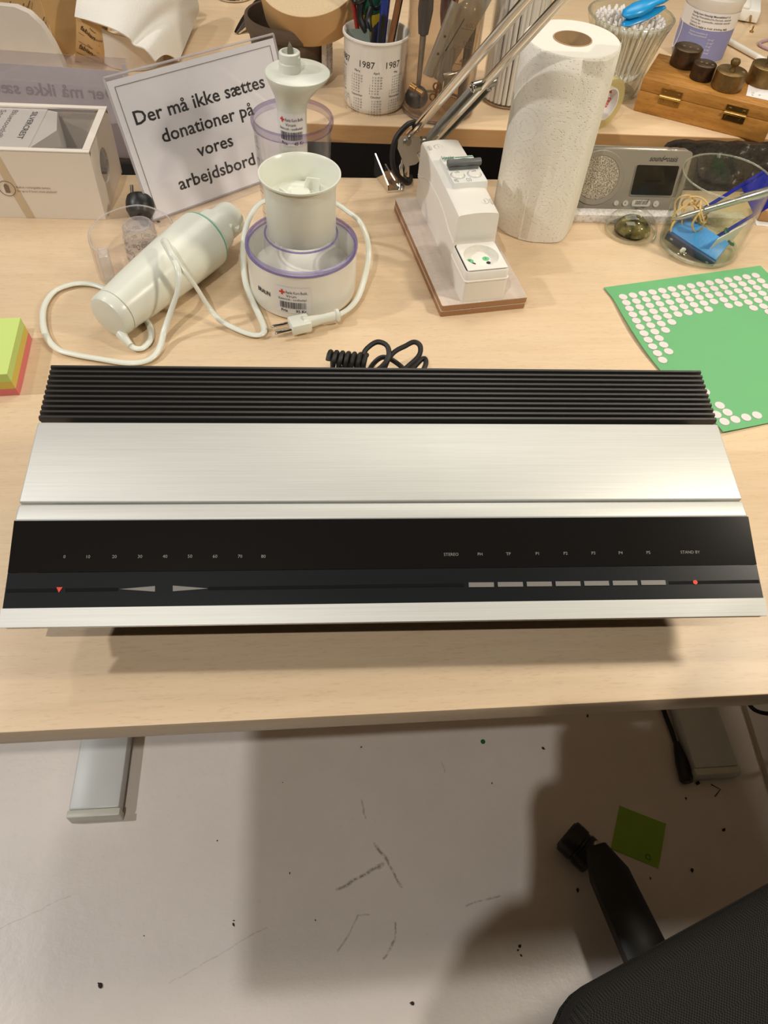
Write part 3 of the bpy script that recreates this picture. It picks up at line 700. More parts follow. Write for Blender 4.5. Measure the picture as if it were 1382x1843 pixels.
b = MB(); f = flat((-0.1005, 0, 0.036), (1, 0, 0), (0, 0, 1), lift=0.0006)
b.torus((-0.1125, -0.0003, 0.0400), 0.0098, 0.0005, 32, 4, M=Matrix.Rotation(PI / 2, 4, 'X'))
b.prism(rrect(0.006, 0.0105, 0.0012), 0, 0.0004, Matrix.Translation((-0.1125, 0.0, 0.0394)) @ Matrix.Rotation(PI / 2, 4, 'X')); b.box((-0.1125, -0.0003, 0.0454), (0.003, 0.0005, 0.0014))
b.text('Built-in rechargeable battery', lambda x, y: f(x, y + 0.0050), width=0.042, height=0.0026); b.text('for up to 6 hours music playback*', f, width=0.049, height=0.0026)
b.build('front_print', P('brown_print', (132, 112, 96), 0.7), sx)
b = MB(); b.poly([(-0.121, -0.0002, bh), (-0.109, -0.0002, bh), (-0.090, -0.0002, 0.0005), (-0.101, -0.0002, 0.0005)]); b.build('tape_strip', P('tan_tape', (206, 186, 156), 0.35), sx)

# ================================================================== tape dispenser of clear plastic and the black plug by it
td = thing('tape_dispenser', 'clear plastic tape dispenser lying behind the hand blender', 'tape dispenser', (-0.325, 0.79, 0))
LT = lambda p: Vector((p[0] + 0.325, p[1] - 0.79))
path = spline([Vector((x + 0.325, y - 0.79, 0)) for x, y in ((-0.352, 0.737), (-0.3655, 0.752), (-0.375, 0.782), (-0.3665, 0.8165), (-0.336, 0.8405), (-0.302, 0.830), (-0.284, 0.806), (-0.288, 0.788))], 8)
def offs(p, d):
    out = []
    for i, q in enumerate(p):
        t = (p[min(i + 1, len(p) - 1)] - p[max(i - 1, 0)]).normalized(); out.append(q + Vector((-t.y, t.x, 0)) * d)
    return out
inn = offs(path, -0.0018); b = MB()
n = len(path) - 1
def wallf(u, v): q = path[min(n, int(round(u * n)))]; return (q.x, q.y, 0.0006 + 0.046 * v)
b.sheet(wallf, n, 2, 0.0018)
b.build('curved_wall', m_clear, td)
b = MB(); poly = [(q.x, q.y) for q in offs(path, 0.0)]; b.prism([(q.x, q.y) for q in path] , 0.0002, 0.0018); b.build('base_plate', m_clear, td)
b = MB(); b.tube([q + Vector((0, 0, 0.0466)) for q in path], 0.0009, 6, sub=1); b.build('rim_edge', CLEAR('clear_edge', (240, 236, 232), 0.9, ior=1.5, haze=0.3), td)
b = MB(); b.box((-0.026, -0.044, 0.022), (0.012, 0.022, 0.040), rot=(0, 0, 0.35), bev=0.003); b.build('cutter_tab', CLEAR('clear_edge', (240, 236, 232)), td)
b = MB(); b.lathe([(0.0205, 0.002), (0.0188, 0.048), (0.0165, 0.052), (0.0135, 0.0525), (0.0130, 0.049), (0, 0.0485)], 40, c=(0.004, 0.003, 0)); hub = b.build('hub', CLEAR('hub_plastic', (226, 222, 222), 0.9, ior=1.45, haze=0.25), td)
b = MB()
for z, k in ((0.031, 0), (0.020, 1), (0.009, 2)):
    for j in range(4):
        b.text('Crystal Clear', (lambda w: lambda x, y: w(-x, -y))(wrap(0.004, 0.003, 0.0212 - z * 0.03, math.radians(-40 - 75 * j + 14 * k), z + 0.006)), width=0.022)
b.build('lettering', m_ink2, hub)
bp = thing('power_plug', 'black power plug beside the white speaker box, behind the clear dispenser', 'plug', (-0.354, 0.905, 0.006), rot=(0, 0.5, math.radians(-78)))
b = MB(); b.lathe([(0, 0.0), (0.0165, 0.0), (0.018, 0.006), (0.018, 0.016), (0.014, 0.024), (0, 0.0245)], 32, M=Matrix.Translation((0, 0, 0.0185)) @ Matrix.Rotation(PI / 2, 4, 'Y')); b.build('plug_body', m_dark, bp)
for s in (-1, 1):
    b = MB(); b.cyl((0.0, s * 0.0095, 0.0185), (-0.019, s * 0.0095, 0.0185), 0.0024, 0.0022, 12); b.build('pin', m_steel, bp)
b = MB(); b.tube([(0.022, 0, 0.018), (0.030, 0.003, 0.012), (0.036, 0.010, 0.008), (0.034, 0.018, 0.006), (0.026, 0.021, 0.006)], lambda t: 0.006 - 0.003 * t, 10); b.build('cable', m_dark, bp)
# ================================================================== breaker and socket unit on its board
UY = math.radians(17)
un = thing('breaker_socket_unit', 'white circuit breaker box with socket mounted on a grey wood board', 'breaker unit', (-0.0205, 0.9623, 0), UY)
# local frame: x across the board, y = -v (towards the camera is negative)
def sxy(cx, cy, w, h, r, n=4): return rrect(w, h, r, n, cx, cy)
for nm, z0, z1, dx in (('lower_board', 0.0, 0.0077, -0.0008), ('upper_board', 0.0083, 0.0158, 0)):
    b = MB(); b.prism(sxy(0.052 + dx, -0.1185, 0.107, 0.237, 0.002), z0 + 0.0001, z1 - 0.0006); o = b.build(nm, P('brown_fibre_board', (164, 122, 84), 0.75, var=0.15, vscale=400), un)
    b = MB(); b.prism(sxy(0.052 + dx, -0.1185, 0.107, 0.237, 0.002), z1 - 0.0006, z1); b.build('decor_face', m_boardtop, o)
zb = 0.0158
# tall housing, slightly tapered
def ringz(x0, x1, y0, y1, z, r=0.003): return [(x, y, z) for x, y in rrect(x1 - x0, y1 - y0, r, 4, (x0 + x1) / 2, (y0 + y1) / 2)]
b = MB()
b.loft([ringz(0.0265, 0.0795, -0.176, -0.003, zb), ringz(0.0268, 0.0790, -0.1755, -0.0035, 0.05)]); b.build('housing_base', m_shell, un)
b = MB()
prof = [(0.0, 0.050), (0.02, 0.0525), (0.04, 0.058), (0.062, 0.067), (0.09, 0.070), (0.115, 0.069), (0.14, 0.063), (0.16, 0.056), (0.172, 0.0535)]
# cover: outline of the side view (v, z), wavy lower edge, domed top
def top_z(v): return 0.0925 - 0.0025 * (v / 0.171) + 0.0022 * math.sin(PI * v / 0.171)
N = 24; rows = []
for i in range(N + 1):
    v = 0.0032 + (0.1722 - 0.0032) * i / N; y = -v; zt = top_z(v)
    x0, x1 = 0.0270, 0.0784; k = 0.0016
    crown = 0.0016
    rows.append([(x0 - 0.0003, y, 0.046), (x0 + 0.0004, y, zt - 0.004), (x0 + 0.0014, y, zt - 0.0012), (x0 + 0.004, y, zt)] +
                [(x0 + 0.004 + (x1 - x0 - 0.008) * j / 5, y, zt + crown * math.sin(PI * j / 5)) for j in range(1, 5)] +
                [(x1 - 0.004, y, zt), (x1 - 0.0014, y, zt - 0.0012), (x1 - 0.0004, y, zt - 0.004), (x1 + 0.0003, y, 0.046)])
b.loft(rows); cov = b.build('housing_cover', m_shell, un, ang=30)
b = MB(); b.tube([(0.0266, -v, z) for v, z in ((0.004, 0.050), (0.02, 0.0545), (0.035, 0.062), (0.055, 0.0672), (0.08, 0.0690), (0.105, 0.0685), (0.13, 0.0635), (0.15, 0.057), (0.1715, 0.0535))], 0.0006, 6); b.build('cover_seam', m_white, un)
# breaker
zt = top_z(0.085)
br = MB(); br.loft([ringz(0.0355, 0.0785, -0.121, -0.0585, zt - 0.004, 0.0008), ringz(0.0355, 0.0785, -0.121, -0.0585, 0.0985, 0.0008), ringz(0.036, 0.078, -0.1205, -0.059, 0.1005, 0.0008)])
brk = br.build('circuit_breaker', P('breaker_white', (232, 232, 226), 0.4, var=0.01), un)
b = MB(); b.prism(sxy(0.057, -0.0875, 0.037, 0.009, 0.0015), 0.1005, 0.1045); b.axis_lathe((0.0365, -0.0875, 0.1075), (0.0785, -0.0875, 0.1075), [(0, 0), (0.004, 0), (0.0046, 0.03), (0.0042, 0.3), (0.0050, 0.5), (0.0042, 0.7), (0.0046, 0.97), (0.004, 1), (0, 1)], 14)
b.build('toggle_bar', P('grey_toggle', (98, 100, 98), 0.45), brk)
for x in (0.0455, 0.0665):
    b = MB(); b.lathe([(0, 0.1004), (0.0076, 0.1004), (0.0076, 0.1016), (0.0068, 0.1025), (0, 0.1025)], 28, c=(x, -0.1035, 0)); k = b.build('pole_cover', m_white, brk)
    b = MB(); b.torus((x, -0.1035, 0.1006), 0.0086, 0.0005, 30, 4); b.build('pole_ring', P('pale_grey', (196, 196, 188), 0.5), brk)
b = MB(); f = flat((0.037, -0.0645, 0.1006), (1, 0, 0), (0, 1, 0), lift=0.0003)
b.text('Schneider', f, width=0.0165, bold=0.02); b.box((0.066, -0.0622, 0.1007), (0.024, 0.0014, 0.0006)); b.build('green_lettering', P('dark_green_print', (70, 140, 104), 0.6), brk)
b = MB(); f = flat((0.037, -0.0695, 0.1006), (1, 0, 0), (0, 1, 0), lift=0.0003)
b.text('C60N  C2', f, width=0.014); b.text('MG', flat((0.038, -0.1185, 0.1006), (1, 0, 0), (0, 1, 0)), width=0.0045); b.text('LOAD', flat((0.0425, -0.1015, 0.1026), (1, 0, 0), (0, 1, 0)), width=0.006); b.text('LOAD', flat((0.0635, -0.1015, 0.1026), (1, 0, 0), (0, 1, 0)), width=0.006); b.text('C13', flat((0.053, -0.1185, 0.1006), (1, 0, 0), (0, 1, 0)), width=0.006)
b.build('grey_lettering', P('breaker_print', (140, 140, 134), 0.6), brk)
m_rel = P('moulded_grey', (206, 202, 192), 0.45)
b = MB(); z = top_z(0.02) + 0.0014
b.torus((0.045, -0.021, z), 0.0055, 0.0005, 28, 4); b.prism(sxy(0.0335, -0.022, 0.003, 0.010, 0.001), z - 0.001, z + 0.0005); b.box((0.045, -0.021, z), (0.0008, 0.005, 0.0008))
z2 = top_z(0.155) + 0.001
b.torus((0.066, -0.149, z2 + 0.0002), 0.0055, 0.0004, 24, 4); b.prism(sxy(0.0665, -0.149, 0.0016, 0.006, 0.0006), z2, z2 + 0.0008); b.prism(sxy(0.0745, -0.150, 0.002, 0.011, 0.0006), z2 - 0.001, z2 + 0.0002)
b.build('moulded_marks', m_rel, cov)
# socket box
b = MB(); b.loft([ringz(0.0225, 0.0768, -0.2345, -0.1765, zb, 0.005), ringz(0.0225, 0.0768, -0.2345, -0.1765, 0.0425, 0.005), ringz(0.0218, 0.0775, -0.2352, -0.1765, 0.0432, 0.005), ringz(0.0218, 0.0775, -0.2352, -0.1765, 0.0446, 0.005), ringz(0.0228, 0.0765, -0.2342, -0.177, 0.0452, 0.005), ringz(0.0232, 0.0761, -0.2338, -0.177, 0.0545, 0.005), ringz(0.0245, 0.0748, -0.2325, -0.178, 0.0560, 0.004)], True, False)
sk = b.build('socket_box', m_shell, un)
b = MB(); cx, cy, rr = 0.0502, -0.2045, 0.0190; N = 40
N = 56; rr = 0.0208; outer = []; inner = []
for k in range(N):
    a_ = 2 * PI * (k + 0.5) / N; ux, uy = math.cos(a_), math.sin(a_); hx, hy0, hy1 = 0.0242, 0.0262, -0.0268
    t_ = min(hx / abs(ux) if abs(ux) > 1e-6 else 9, (0.0250 / uy) if uy > 1e-6 else 9, (0.0272 / -uy) if uy < -1e-6 else 9)
    outer.append((cx + ux * t_, cy + uy * t_, 0.0572)); inner.append((cx + rr * ux, cy + rr * uy, 0.0572))
lo = [(p[0], p[1], 0.0558) for p in outer]; fl = [(cx + (p[0] - cx) * 0.97, cy + (p[1] - cy) * 0.97, 0.0487) for p in inner]
R = [b.ring([Vector(p) for p in r]) for r in (lo, outer, inner, fl)]
for r0, r1 in zip(R, R[1:]): b.bridge(r0, r1)
b.bm.faces.new(R[-1])
sk2 = b.build('socket_plate', m_shell, sk, ang=30)
b = MB(); [b.lathe([(0, 0.0493), (0.0025, 0.0493), (0.0025, 0.0485), (0, 0.0485)], 18, c=(cx + s * 0.0092, cy - 0.0040, 0)) for s in (-1, 1)]; b.build('pin_hole', m_dark, sk2)
b = MB()
b.lathe([(0, 0.0490), (0.0042, 0.0490), (0.0042, 0.0486), (0, 0.0486)], 24, c=(cx - 0.0115, cy + 0.0025, 0)); b.lathe([(0, 0.0490), (0.0042, 0.0490), (0.0042, 0.0486), (0, 0.0486)], 24, c=(cx + 0.0085, cy + 0.0045, 0))
b.build('green_sticker', P('green_sticker', (110, 190, 140), 0.55), sk2)
b = MB(); b.text('P', flat((cx - 0.0130, cy + 0.001, 0.0491), (1, 0, 0), (0, 1, 0)), 0.0048); b.text('2', flat((cx + 0.0072, cy + 0.003, 0.0491), (1, 0, 0), (0, 1, 0)), 0.0045); b.build('sticker_print', P('green_ink', (40, 120, 76), 0.6), sk2)
b = MB(); b.prism([(cx - 0.006, cy - 0.0113), (cx, cy - 0.0128), (cx + 0.006, cy - 0.0135), (cx + 0.0045, cy - 0.0142), (cx - 0.001, cy - 0.0143), (cx - 0.003, cy - 0.0125)], 0.0487, 0.0492); b.build('earth_mark', P('green_ink', (40, 120, 76), 0.6), sk2)

# ================================================================== paper towel roll
def towel_mat():
    m, t, bs = newmat('embossed_paper_towel')
    v = t.coords((1, 1, 1)); n = t.noise(v, 60, 2)
    t.link(t.mix(n, lin((236, 232, 220)), lin((228, 222, 208))), bs.inputs['Base Color']); bs.inputs['Roughness'].default_value = 0.9
    sep = t.node('ShaderNodeSeparateXYZ'); t.link(v, sep.inputs[0])
    a = t.math('MULTIPLY', t.math('ARCTAN2', sep.outputs[1], sep.outputs[0]), 0.053)
    cmb = t.node('ShaderNodeCombineXYZ'); t.link(a, cmb.inputs[0]); t.link(sep.outputs[2], cmb.inputs[1])
    # rosettes: rings of dots around repeated centres
    vo = t.n.new('ShaderNodeTexVoronoi'); vo.inputs['Scale'].default_value = 22; vo.inputs['Randomness'].default_value = 0.35; t.link(cmb.outputs[0], vo.inputs['Vector'])
    rings = t.math('SINE', t.math('MULTIPLY', vo.outputs['Distance'], 58.0))
    vd = t.n.new('ShaderNodeTexVoronoi'); vd.inputs['Scale'].default_value = 420; vd.inputs['Randomness'].default_value = 0.5; t.link(cmb.outputs[0], vd.inputs['Vector'])
    dots = t.math('SUBTRACT', 1.0, t.math('MULTIPLY', vd.outputs['Distance'], 2.2), True)
    h = t.math('MULTIPLY', dots, t.math('MULTIPLY', t.math('SUBTRACT', rings, 0.25), 3.0, True))
    h = t.math('ADD', t.math('MULTIPLY', h, -1.0), t.math('MULTIPLY', n, 0.6))
    t.bump(h, 0.55, 0.0016, bs)
    return m
m_towel = towel_mat()
pt = thing('paper_towel_roll', 'tall white paper towel roll standing beside the breaker unit', 'paper towel', (0.168, 0.9655, 0))
b = MB(); b.lathe([(0.0225, 0.0005), (0.0540, 0.0005), (0.0555, 0.004), (0.0560, 0.20), (0.0558, 0.2245), (0.0535, 0.2265)], 72); b.build('paper_roll', m_towel, pt, ang=50)
b = MB(); b.lathe([(0.0535, 0.2265), (0.040, 0.2262), (0.0225, 0.2255)], 72); b.build('roll_end', P('plain_towel_paper', (232, 228, 216), 0.9, var=0.03, vscale=200), pt)
b = MB(); b.lathe([(0.0212, 0.002), (0.0224, 0.002), (0.0224, 0.2262), (0.0212, 0.2262), (0.0212, 0.002)], 40); b.build('cardboard_core', P('grey_brown_cardboard', (176, 146, 108), 0.85, var=0.1), pt)
FLP = spline([Vector((0.0557 * math.cos(math.radians(k)), 0.0557 * math.sin(math.radians(k)), 0)) for k in (-112, -96, -84)] + [Vector((0.024, -0.0535, 0)), Vector((0.0368, -0.0475, 0)), Vector((0.047, -0.029, 0)), Vector((0.0535, -0.010, 0)), Vector((0.0568, 0.004, 0))], 5)
def flapf(u, v):
    p = FLP[min(len(FLP) - 1, int(round(u * (len(FLP) - 1))))]; return (p.x, p.y, 0.001 + 0.2235 * v)
b = MB(); b.sheet(flapf, len(FLP) - 1, 10, 0.0006); b.build('loose_sheet', m_towel, pt)

# ================================================================== desk lamp arm
la = thing('desk_lamp', 'chrome spring-arm desk lamp clamped at the back edge of the desk', 'lamp', (-0.03, 1.03, 0))
def lo_(p): return Vector(p) - Vector((-0.03, 1.03, 0))
A0, A1 = lo_((-0.0093, 1.03, 0.070)), lo_((0.0954, 0.85, 0.2957)); B0, B1 = lo_((0.0225, 1.03, 0.065)), lo_((0.1292, 0.85, 0.2982))
def pbar(name, a, c, r, ext=1.0, parent=la, mat=m_chrome):
    m = MB(); m.cyl(a, a + (c - a) * ext, r, r, 14); return m.build(name, mat, parent)
pbar('arm_tube', A0, A1, 0.0058, 1.35); pbar('arm_tube', B0, B1, 0.0052, 1.35)
dv = (B1 - B0).normalized(); off = Vector((-0.007, -0.006, 0.004))
sp0 = B0 + off + dv * 0.004; L = 0.135; b = MB(); sdv = dv.orthogonal().normalized(); tdv = dv.cross(sdv)
b.cyl(sp0, sp0 + dv * L, 0.0030, 0.0030, 12)
turns = 58; b.tube([sp0 + dv * (L * i / (turns * 8)) + (sdv * math.cos(2 * PI * i / 8) + tdv * math.sin(2 * PI * i / 8)) * 0.0052 for i in range(turns * 8 + 1)], 0.0009, 5, sub=1); b.build('coil_spring', m_steel, la)
sp1 = sp0 - off * 1.9 + dv * 0.01; b = MB(); b.cyl(sp1, sp1 + dv * L, 0.004, 0.004, 12)
b.tube([sp1 + dv * (L * i / (turns * 6)) + (sdv * math.cos(2 * PI * i / 6) + tdv * math.sin(2 * PI * i / 6)) * 0.0046 for i in range(turns * 6 + 1)], 0.0009, 4, sub=1); b.build('coil_spring', m_steel, la)
e = sp0 + dv * (L + 0.004)
b = MB(); ax = Vector((0.55, -0.75, 0.0)).normalized(); ax = Vector((0.8, 0.45, 0.1)).normalized()
b.cyl(e - ax * 0.004, e + ax * 0.026, 0.0058, 0.0058, 20); b.build('spring_anchor', m_steel, la)
b = MB(); b.torus(e - ax * 0.0045, 0.0048, 0.0012, 24, 6, M=ax.to_track_quat('Z', 'Y').to_matrix().to_4x4()); b.build('anchor_ring', m_chrome, la)
# elbow, second arm and shade, above the frame
el = A0 + (A1 - A0) * 1.35; el2 = B0 + (B1 - B0) * 1.35; em = (el + el2) / 2; hd = lo_(LAMP_HEAD) + Vector((0, 0, 0.06))
b = MB(); b.box(em, (0.05, 0.012, 0.05), bev=0.004); b.build('elbow', m_chrome, la)
b = MB(); b.cyl(em + Vector((0, 0, 0.012)), hd + Vector((0, 0, 0.02)), 0.0055, 0.0055, 12); b.build('upper_arm_tube', m_chrome, la)
b = MB(); b.cyl(em + Vector((0.01, 0, -0.012)), hd + Vector((0, 0, -0.005)), 0.0055, 0.0055, 12); b.build('upper_arm_tube', m_chrome, la)
b = MB(); b.lathe([(0.088, -0.055), (0.086, -0.03), (0.055, 0.02), (0.028, 0.05), (0.026, 0.075), (0, 0.078), (0, 0.07), (0.022, 0.07), (0.024, 0.048), (0.052, 0.018), (0.083, -0.031), (0.088, -0.055)], 40, c=tuple(hd)); b.build('shade', m_steel, la)
lamp('desk_lamp_bulb', 'SPOT', tuple(LAMP_HEAD + Vector((0, 0, DZ - 0.0))), DESK_LAMP_W, WARM, 0.075, target=(LAMP_HEAD.x - 0.15, LAMP_HEAD.y + 0.04, 0), spot=165)
# joint plates, bolts, knob, clamp
J = lo_((-0.006, 1.022, 0.056))
b = MB(); mm = Matrix.Translation(J) @ Euler((math.radians(70), 0, math.radians(20))).to_matrix().to_4x4()
b.prism([(-0.018, 0.016), (0.028, 0.014), (0.032, 0.0), (0.006, -0.020), (-0.010, -0.022), (-0.020, 0.002)], -0.0015, 0.0015, mm); b.prism([(-0.016, 0.014), (0.026, 0.012), (0.030, 0.0), (0.004, -0.018), (-0.016, -0.002)], -0.016, -0.013, mm); b.build('joint_plate', m_chrome, la)
for dx, dy, r in ((-0.006, 0.009, 0.006), (0.016, -0.022, 0.0058), (0.018, 0.006, 0.005)):
    b = MB(); p = mm @ Vector((dx, dy, 0)); nrm = (mm.to_3x3() @ Vector((0, 0, 1))); b.axis_lathe(p, p + nrm * 0.007, [(0, 0), (r, 0), (r, 0.3), (r * 0.72, 0.5), (r * 0.62, 1.0), (0, 1.0)], 18); b.build('bolt', m_steel, la)
b = MB(); p0 = mm @ Vector((0.010, -0.006, 0.0)); p1 = mm @ Vector((0.017, -0.023, 0.0)); b.tube([p0, (p0 + p1) / 2 + Vector((0.002, -0.002, 0)), p1], 0.0035, 8); b.sphere(p1, 0.0068, 16); b.build('link_arm', m_chrome, la)
b = MB(); b.lathe([(0, 0.0), (0.009, 0.0), (0.009, 0.026), (0.006, 0.03), (0.006, 0.044), (0, 0.044)], 20, c=tuple(lo_((-0.014, 1.035, 0.0)))); b.build('pivot_post', m_chrome, la)
b = MB(); q = lo_((-0.034, 1.035, 0.0))
mm2 = Matrix.Translation(q) @ Matrix.Rotation(math.radians(28), 4, 'Z')
b.prism([(-0.0145, -0.028), (0.006, -0.032), (0.017, -0.008), (0.017, 0.022), (-0.0145, 0.022)], 0.0003, 0.003, mm2)
b.loft([[mm2 @ Vector(p) for p in r] for r in ([(-0.0145, -0.028, 0.003), (-0.0125, -0.028, 0.003), (-0.0125, 0.022, 0.003), (-0.0145, 0.022, 0.003)], [(-0.0145, -0.026, 0.010), (-0.0125, -0.026, 0.010), (-0.0125, 0.022, 0.032), (-0.0145, 0.022, 0.032)])])
b.loft([[mm2 @ Vector(p) for p in r] for r in ([(0.002, -0.027, 0.003), (0.004, -0.027, 0.003), (0.004, 0.022, 0.003), (0.002, 0.022, 0.003)], [(0.002, -0.025, 0.005), (0.004, -0.025, 0.005), (0.004, 0.022, 0.014), (0.002, 0.022, 0.014)])])
b.build('clamp', m_chrome, la)
b = MB(); b.tube([lo_(p) for p in ((-0.004, 1.03, 0.088), (-0.014, 1.02, 0.088), (-0.027, 1.01, 0.075), (-0.031, 1.005, 0.055), (-0.026, 1.003, 0.033), (-0.010, 1.010, 0.014), (-0.004, 1.025, 0.008), (-0.004, 1.045, 0.004))], 0.0036, 8); b.build('lamp_cable', m_rubber, la)

# ================================================================== sound machine, strip under it, slab and block behind the jar
st = MB(); st.box((0, 0, 0.006), (0.30, 0.017, 0.012), bev=0.001)
def granite():
    m, t, bs = newmat('speckled_white_strip'); v = t.coords(); n = t.noise(v, 260, 3, 0.7)
    t.link(t.ramp(n, [(0.35, lin((186, 180, 176))), (0.55, lin((222, 218, 212)))]), bs.inputs['Base Color']); bs.inputs['Roughness'].default_value = 0.5; return m
tag(st.build('stone_strip', granite(), loc=(0.318, 0.9875, DZ), rot=(0, 0, math.radians(6.8))), 'speckled white stone strip at the foot of the silver sound machine', 'strip')
CKY = math.radians(6.8); LEAN = math.radians(14)
ck = thing('sound_machine', 'silver bedside sound machine with round speaker and dark screen', 'sound machine', (0.2045, 0.9905, 0), CKY); ck.scale = (1.06, 1.0, 1.05)
T = Matrix.Translation((0, 0, 0.0005)) @ Matrix.Rotation(-LEAN, 4, 'X')
m_sil = P('silver_paint', (160, 152, 138), 0.45, metal=0.25, var=0.04); m_sil2 = P('bright_silver', (206, 202, 192), 0.28, metal=0.8, var=0.03)
CW, CHH = 0.163, 0.079
b = MB(); X3 = Matrix(((1, 0, 0, 0), (0, 0, 1, 0), (0, 1, 0, 0), (0, 0, 0, 1)))
b.prism(rrect(CW, CHH, 0.004, 4, CW / 2, CHH / 2), 0, 0.005, T @ X3); b.build('front_panel', m_sil, ck)
b = MB(); b.prism(rrect(CW - 0.004, CHH - 0.002, 0.004, 4, CW / 2, CHH / 2 + 0.001), 0.005, 0.020, T @ X3); b.build('rear_shell', P('grey_shell', (120, 116, 110), 0.4, metal=0.3), ck)
b = MB(); b.box((CW / 2, 0.0125, CHH - 0.0004), (CW - 0.008, 0.013, 0.002), M=T, bev=0.0008); tp = b.build('top_strip', m_sil2, ck)
b = MB(); b.prism(rrect(CW - 0.050, 0.006, 0.0028, 4, CW / 2 - 0.004, 0.0105), CHH, CHH + 0.0022, T); b.build('snooze_bar', m_sil2, tp)
b = MB(); b.lathe([(0, 0), (0.006, 0), (0.0055, 0.002), (0, 0.0024)], 20, M=T @ Matrix.Translation((CW - 0.020, 0.0105, CHH)), sx=1.0, sy=0.55); b.build('top_button', m_sil2, tp)
FP = lambda x, z: T @ Vector((x, -0.0005, z))
def face_disc(b, x, z, r, d0, d1, seg=40): b.lathe([(0, 0), (r, 0), (r, d1 - d0), (0, d1 - d0)], seg, M=T @ Matrix.Translation((x, -d0, z)) @ Matrix.Rotation(PI / 2, 4, 'X'))
b = MB(); b.lathe([(0.0345, 0), (0.0335, 0.0012), (0.0280, 0.0006), (0.0272, -0.0012)], 48, M=T @ Matrix.Translation((0.046, 0, 0.044)) @ Matrix.Rotation(PI / 2, 4, 'X')); sr = b.build('speaker_ring', m_sil, ck)
def grille():
    m, t, bs = newmat('speaker_grille'); v = t.coords(); n = t.noise(v, 900, 2, 0.5)
    t.link(t.ramp(n, [(0.42, lin((118, 108, 92))), (0.58, lin((216, 206, 186)))]), bs.inputs['Base Color']); bs.inputs['Roughness'].default_value = 0.4; bs.inputs['Metallic'].default_value = 0.2; return m
b = MB(); b.lathe([(0.0272, 0.0), (0.0265, 0.0008), (0.012, 0.0022), (0, 0.0026)], 44, M=T @ Matrix.Translation((0.046, 0, 0.044)) @ Matrix.Rotation(PI / 2, 4, 'X')); b.build('speaker_grille', grille(), sr)
b = MB(); b.prism(rrect(0.058, 0.0395, 0.003, 4, 0.1215, 0.0425), -0.0010, 0.0, T @ X3); so = b.build('screen_frame', m_sil2, ck)
b = MB(); b.prism(rrect(0.0555, 0.0370, 0.002, 4, 0.1215, 0.0432), -0.0013, -0.0008, T @ X3); b.build('screen', P('dark_screen', (46, 42, 34), 0.12, var=0.35, vscale=60), so)
b = MB(); b.box((0.119, -0.0015, 0.0425), (0.021, 0.0002, 0.0006), M=T); b.build('screen_line', m_dark, so)
m_btn = P('pale_button', (206, 200, 188), 0.35)
for x, r in ((0.0775, 0.0033), (0.0900, 0.0038), (0.1315, 0.0040)):
    b = MB(); face_disc(b, x, 0.0135, r, 0.0, 0.0012, 24); b.build('round_button', m_btn, ck)
b = MB(); b.prism(rrect(0.0250, 0.0080, 0.0030, 4, 0.111, 0.0138), -0.0012, 0, T @ X3); b.build('bar_button', m_btn, ck)
b = MB(); b.text('sound  oasis', lambda x, y: FP(0.1085 + x + 0.25 * y, 0.0665 + y), width=0.036)
b.prism([(0.1265, 0.0685), (0.1300, 0.0710), (0.1315, 0.0705), (0.1290, 0.0685)], -0.0006, 0, T @ X3)
b.text('sound on/off', lambda x, y: T @ Vector((0.1025 + x + 0.2 * y, -0.0015, 0.0125 + y)), width=0.017); b.text('Night timer', lambda x, y: FP(0.104 + x, 0.0045 + y), width=0.013)
b.text('+', lambda x, y: T @ Vector((0.0884 + x, -0.0015, 0.012 + y)), 0.005); b.text('-', lambda x, y: T @ Vector((0.1300 + x, -0.0015, 0.012 + y)), 0.006)
face_disc(b, 0.011, 0.0165, 0.0012, 0.0, 0.0006, 12)
b.build('lettering', m_ink, ck)
def slate():
    m, t, bs = newmat('speckled_black_slab'); v = t.coords(); n = t.noise(v, 70, 4, 0.7)
    t.link(t.ramp(n, [(0.42, lin((32, 31, 30))), (0.62, lin((54, 53, 51))), (0.70, lin((150, 146, 140)))]), bs.inputs['Base Color']); bs.inputs['Roughness'].default_value = 0.3; t.bump(n, 0.5, 0.004, bs); return m
b = MB(); pts = [(0.0, 0.0), (0.0, 0.052), (0.006, 0.061), (0.016, 0.065)] + [(0.016 + 0.184 * k / 12, 0.066 + 0.0012 * math.sin(k * 2.3)) for k in range(1, 13)] + [(0.20, 0.0)]
b.prism(pts, -0.006, 0.006, Matrix.Rotation(math.radians(90), 4, 'X'))
tag(b.build('stone_slab', slate(), loc=(0.352, 1.082, DZ + 0.0005), rot=(math.radians(-6), 0, RY)), 'dark speckled slab leaning against the rear table edge behind the glass jar', 'slab')
b = MB(); b.box((0.035, 0.012, 0.0085), (0.07, 0.024, 0.016), bev=0.0008); wb = b.build('wood_block', m_edge, loc=(0.4925, 1.012, DZ + 0.001), rot=(0, 0, math.radians(-2)))
tag(wb, 'small wooden block on a white slip at the right edge behind the glass jar', 'block')
b = MB(); b.box((0.035, 0.004, 0.0003), (0.074, 0.028, 0.0006)); tag(b.build('paper_slip', m_paper, loc=(0.4905, 1.011, DZ + 0.0002), rot=(0, 0, math.radians(-2))), 'white slip of paper under the small wooden block', 'paper')

